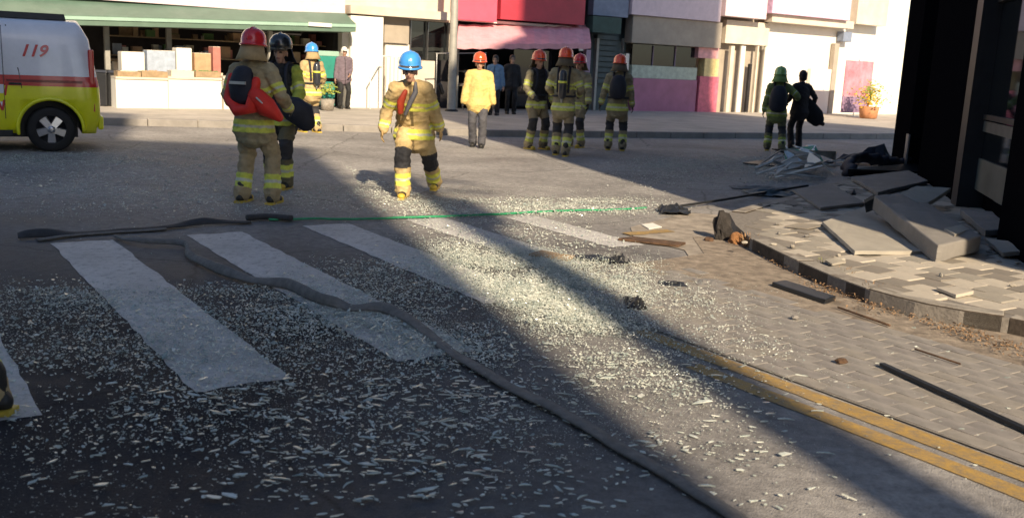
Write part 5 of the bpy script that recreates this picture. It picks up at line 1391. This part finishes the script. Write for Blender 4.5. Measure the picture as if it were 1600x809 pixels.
    # ---- air tank
    if tank:
        g = MB(); a_ = V((lean[0] * .4, -.215 * q, hip.z + .14)); b_ = V((lean[0], lean[1] * .9 - .215 * q, sh.z - .03)); g.tube([a_, a_.lerp(b_, .5), b_], [.075, .078, .072], 18); tk = g.build('air_tank', TANKY, o, True)
        g = MB(); g.tube([a_ + V((0, 0, -.06)), a_ + V((0, 0, -.12))], .022, 8); v_ = g.build('valve', STEEL, None, True); v_.parent = tk
        g = MB(); g.tube([a_.lerp(b_, .62) - V((0, 0, .02)), a_.lerp(b_, .62) + V((0, 0, .02))], .082, 18, caps=False); v_ = g.build('tank_band', REFL, None, True); v_.parent = tk
    if tank or pack_strap:
        for s_ in (-1, 1):
            g = MB(); P = [V((s_ * .10, -.16 * q, hip.z + .2)), sh + V((s_ * .105, -.10, .03)), sh + V((s_ * .105, .03, .085)), sh + V((s_ * .11, .125, .0)), chest + V((s_ * .13, .155 * q, 0)), hip + V((s_ * .17, .10, .14))]
            g.tube(smooth_line(P, 4), (.022), 6); g.build('harness_strap', NAVY, o, True)
        g = MB(); g.tube([hip + V((math.cos(t) * .208 * q, math.sin(t) * .16 * q, .12)) for t in [R(a) for a in range(0, 361, 24)]], .020, 6); g.build('waist_belt', NAVY, o, True)
    if backpack: backpack(o, hip, sh, q)
    o['_hands'] = [0]
    del o['_hands']
    return o, (wL, wR, sh, hip)

def pack(matm, w=.17, d=.10, z0=.08, z1=-.02, y=-.24):
    def f(o, hip, sh, q):
        g = MB(); a = Vector((0, y * q, hip.z + z0)); b = Vector((0, y * q, sh.z + z1))
        g.tube([a, a.lerp(b, .3), a.lerp(b, .7), b], [(w * .9, d * .8), (w, d), (w * .95, d), (w * .75, d * .75)], 16, (1, 0, 0)); g.build('backpack', matm, o, True)
    return f
# 1 red helmet, back to the viewer with red rescue pack
def red_pack(o, hip, sh, q):
    g = MB(); g.tube([Vector((-.02, -.22, hip.z + .22)), Vector((-.02, -.24, hip.z + .36)), Vector((-.01, -.21, sh.z - .03))], [(.13, .07), (.14, .09), (.11, .07)], 16, (1, 0, 0)); pk_ = g.build('black_pack', NAVY, o, True)
    g = MB(); g.box(-.10, .08, -.345, -.325, hip.z + .37, hip.z + .40); q_ = g.build('silver_stripe', SILV, None, True); q_.parent = pk_
    g = MB(); g.tube([Vector((-.17, -.17, sh.z - .08)), Vector((-.20, -.19, hip.z + .22)), Vector((-.05, -.24, hip.z + .10)), Vector((.10, -.25, hip.z + .12)), Vector((.13, -.20, sh.z - .12))], [(.035, .05), (.05, .06), (.09, .07), (.08, .07), (.05, .05)], 12); g.build('red_harness', REDBAG, o, True)
    g = MB(); g.tube([Vector((.14, -.22, hip.z + .26)), Vector((.24, -.18, hip.z + .14)), Vector((.34, -.10, hip.z + .04))], [(.09, .10), (.11, .12), (.05, .09)], 14, (0, 0, 1)); b_ = g.build('red_pouch', REDBAG, o, True)
    g = MB(); g.tube([Vector((.20, -.325, hip.z + .24)), Vector((.30, -.24, hip.z + .12))], [.010, .010], 6); s_ = g.build('silver_stripe', SILV, None, True); s_.parent = b_
P1 = person('firefighter seen from behind in red helmet with red rescue harness and black pack', 398, 317, -12, 1.77, coat=KHAKI, pants=(.44, .34, .19), hmat=HRED, neck_flap=mat('flap_tan', (.42, .30, .15), .8), backpack=red_pack, fl=(-.14, -.02, 0), fr=(.20, .02, 0), hl=(-.26, .14, .98), hr=(.30, .22, 1.02), voxel=.0115, kneepad=False, bulk=1.05)
# 2 black helmet facing the viewer
P2 = person('firefighter facing the viewer in black helmet, yellow green sleeves and black vest', 440, 293, 172, 1.75, coat=(.05, .05, .05), sleeve=(.42, .46, .06), pants=(.16, .14, .08), hmat=HBLACK, helmet='jet', neck_flap=NAVY, vest=BLK, fl=(-.10, .08, 0), fr=(.12, -.02, 0), hl=(-.24, .30, 1.02), hr=(.28, .20, 1.0), voxel=.0115, pack_strap=True, gloves=BLK)
p = at(452, 300); hb_ = MB()
P_ = [p + Vector((-.06, .0, 1.05)), p + Vector((.04, -.02, 1.0)), p + Vector((.16, -.02, .93)), p + Vector((.22, 0, .80))]
hb_.tube(P_, [(.09, .10), (.13, .15), (.12, .16), (.06, .10)], 14, (0, 1, 0))
tag(hb_.build('equipment_bag', NAVY), 'black bulky equipment bag held by the firefighter in the black helmet', 'bag')
# 3 blue helmet behind
person('firefighter in blue helmet turned away, partly hidden behind the black helmeted one', 487, 207, 40, 1.76, hmat=HBLUE, tank=True, coat=TAN, fl=(-.14, .1, 0), fr=(.12, -.05, 0), hr=(.32, .2, .95), voxel=.016, neck_flap=mat('flap_tan_b', (.42, .30, .15), .8))
# 4 old man
person('older man in white cap, grey purple jacket and dark trousers standing by the white pillar', 537, 170, 205, 1.70, z=FZ, coat=(.17, .13, .16), pants=(.02, .02, .022), bands='civil', hair=WHITEW, gloves=SKIN, boots='shoe', hl=(-.12, .22, 1.0), hr=(.27, .0, .82), voxel=.016, bulk=.98)
# 5 blue helmet walking to the viewer
P5 = person('firefighter in blue helmet walking towards the viewer in bright tan turnout suit', 645, 306, 180, 1.68, hmat=HBLUE, coat=(.60, .44, .21), band=(.80, .80, .12), lean=(.02, .26), fl=(-.24, -.36, .05), fr=(.10, .22, 0), hl=(-.34, .02, .80), hr=(.36, .22, .84), head=(0, -5), voxel=.011, bulk=1.12, gloves=(.42, .28, .12), pack_strap=False)
g = MB(); V = Vector
def at5(x, y, z): return WM[P5[0].name] @ Vector((x, y, z))
g.tube([at5(.07, .41, 1.26), at5(.12, .41, 1.15), at5(.13, .35, 1.02)], [(.03, .025), (.05, .035), (.04, .03)], 10); g.build('radio_pouch', mat('rust_red', (.42, .05, .02), .6), P5[0])
g = MB(); g.tube([at5(-.04, .37, 1.36), at5(-.05, .43, 1.26), at5(.01, .43, 1.14), at5(.07, .37, 1.00)], [.018, .03, .03, .02], 8); g.build('chest_strap', mat('grey_strap', (.14, .14, .16), .6), P5[0])
g = MB(); g.tube([at5(-.30, .12, 1.34), at5(-.33, .12, 1.26)], .028, 8); g.build('torch', BLACKM, P5[0])
# 6 yellow coat
person('person in orange helmet, bright yellow jacket and grey trousers walking at the shade edge', 745, 230, 178, 1.71, hmat=HORANGE, coat=YELC, pants=GRYT, bands='jacket', fl=(-.10, .10, 0), fr=(.09, -.08, 0), hl=(-.30, .06, .86), hr=(.30, .06, .86), voxel=.014, bulk=1.12, boots='shoe', kneepad=False)
# 7, 8 onlookers at the shop
person('onlooker in pale blue jacket standing under the pink awning', 771, 180, 170, 1.66, z=FZ, coat=(.14, .26, .42), pants=(.02, .02, .025), bands='civil', hair=BOOTM, gloves=SKIN, boots='shoe', voxel=.018)
person('onlooker all in black beside the one in pale blue', 797, 178, 190, 1.70, z=FZ, coat=(.015, .015, .018), pants=(.012, .012, .015), bands='civil', hair=BOOTM, gloves=SKIN, boots='shoe', voxel=.018)
# 9-12 group in the shade; the shade is also put into their darker suit colours
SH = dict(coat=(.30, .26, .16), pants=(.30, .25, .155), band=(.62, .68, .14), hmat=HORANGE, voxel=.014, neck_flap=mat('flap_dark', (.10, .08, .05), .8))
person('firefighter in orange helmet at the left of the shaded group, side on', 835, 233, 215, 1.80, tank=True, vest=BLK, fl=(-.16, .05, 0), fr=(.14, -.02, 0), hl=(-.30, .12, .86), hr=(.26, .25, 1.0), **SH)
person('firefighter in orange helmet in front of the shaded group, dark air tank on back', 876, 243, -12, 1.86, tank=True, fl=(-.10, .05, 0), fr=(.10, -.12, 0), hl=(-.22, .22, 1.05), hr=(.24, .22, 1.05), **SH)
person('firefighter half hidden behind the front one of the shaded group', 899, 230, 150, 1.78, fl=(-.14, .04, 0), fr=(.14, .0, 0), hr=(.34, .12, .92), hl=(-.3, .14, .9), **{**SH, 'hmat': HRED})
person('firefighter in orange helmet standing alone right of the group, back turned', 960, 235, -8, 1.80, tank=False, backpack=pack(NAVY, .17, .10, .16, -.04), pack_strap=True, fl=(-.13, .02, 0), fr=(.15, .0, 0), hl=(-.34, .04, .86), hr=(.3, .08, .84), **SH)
# 13, 14 right pair
person('firefighter with green helmet and black backpack, back turned, in the right distance', 1208, 236, -14, 1.72, coat=(.20, .24, .08), pants=(.16, .16, .08), band=(.36, .44, .08), hmat=HGREEN, backpack=pack(NAVY, .19, .11, .04, -.06), pack_strap=True, fl=(-.14, .04, 0), fr=(.18, -.1, 0), hr=(.42, .22, 1.18), voxel=.015, neck_flap=mat('flap_green', (.20, .32, .10), .8))
P14 = person('bareheaded person in dark clothes beside the green helmeted firefighter', 1243, 236, 20, 1.74, coat=(.03, .024, .028), pants=(.012, .012, .018), bands='civil', hair=mat('dark_hair', (.02, .014, .012), .7), gloves=SKIN, boots='shoe', fl=(-.16, -.05, 0), fr=(.16, .12, 0), hl=(-.28, .20, 1.0), hr=(.34, .05, .96), voxel=.015)
c = at(1243, 236); g = MB()
g.tube([c + V((.10, .05, 1.18)), c + V((.22, .05, .98)), c + V((.36, .04, .78)), c + V((.46, .03, .66))], [(.07, .04), (.16, .10), (.20, .12), (.14, .07)], 14, (1, 0, -.6))
g.tube([c + V((.30, .05, .72)), c + V((.56, .02, .62))], [(.07, .05), (.06, .03)], 10)
tag(g.build('draped_coat', mat('black_cloth', (.010, .010, .014), .9, var=.3, bump=.5, bscale=12)), 'black coat held at the side of the bareheaded dark clothed person', 'coat')
# 15 firefighter stepping out of the frame at the lower left, only the boot edge shows
p15 = at(-2, 640); p15 = Vector((p15.x - .17, p15.y, 0))
person('firefighter just outside the left edge, only a boot shows at lower left', 0, 0, 90, 1.78, pos=Vector((p15.x - .13, p15.y - .08, 0)), coat=TAN, hmat=HORANGE, fl=(-.16, .10, 0), fr=(.02, -.30, 0), voxel=.016)

S.render.engine = 'CYCLES'
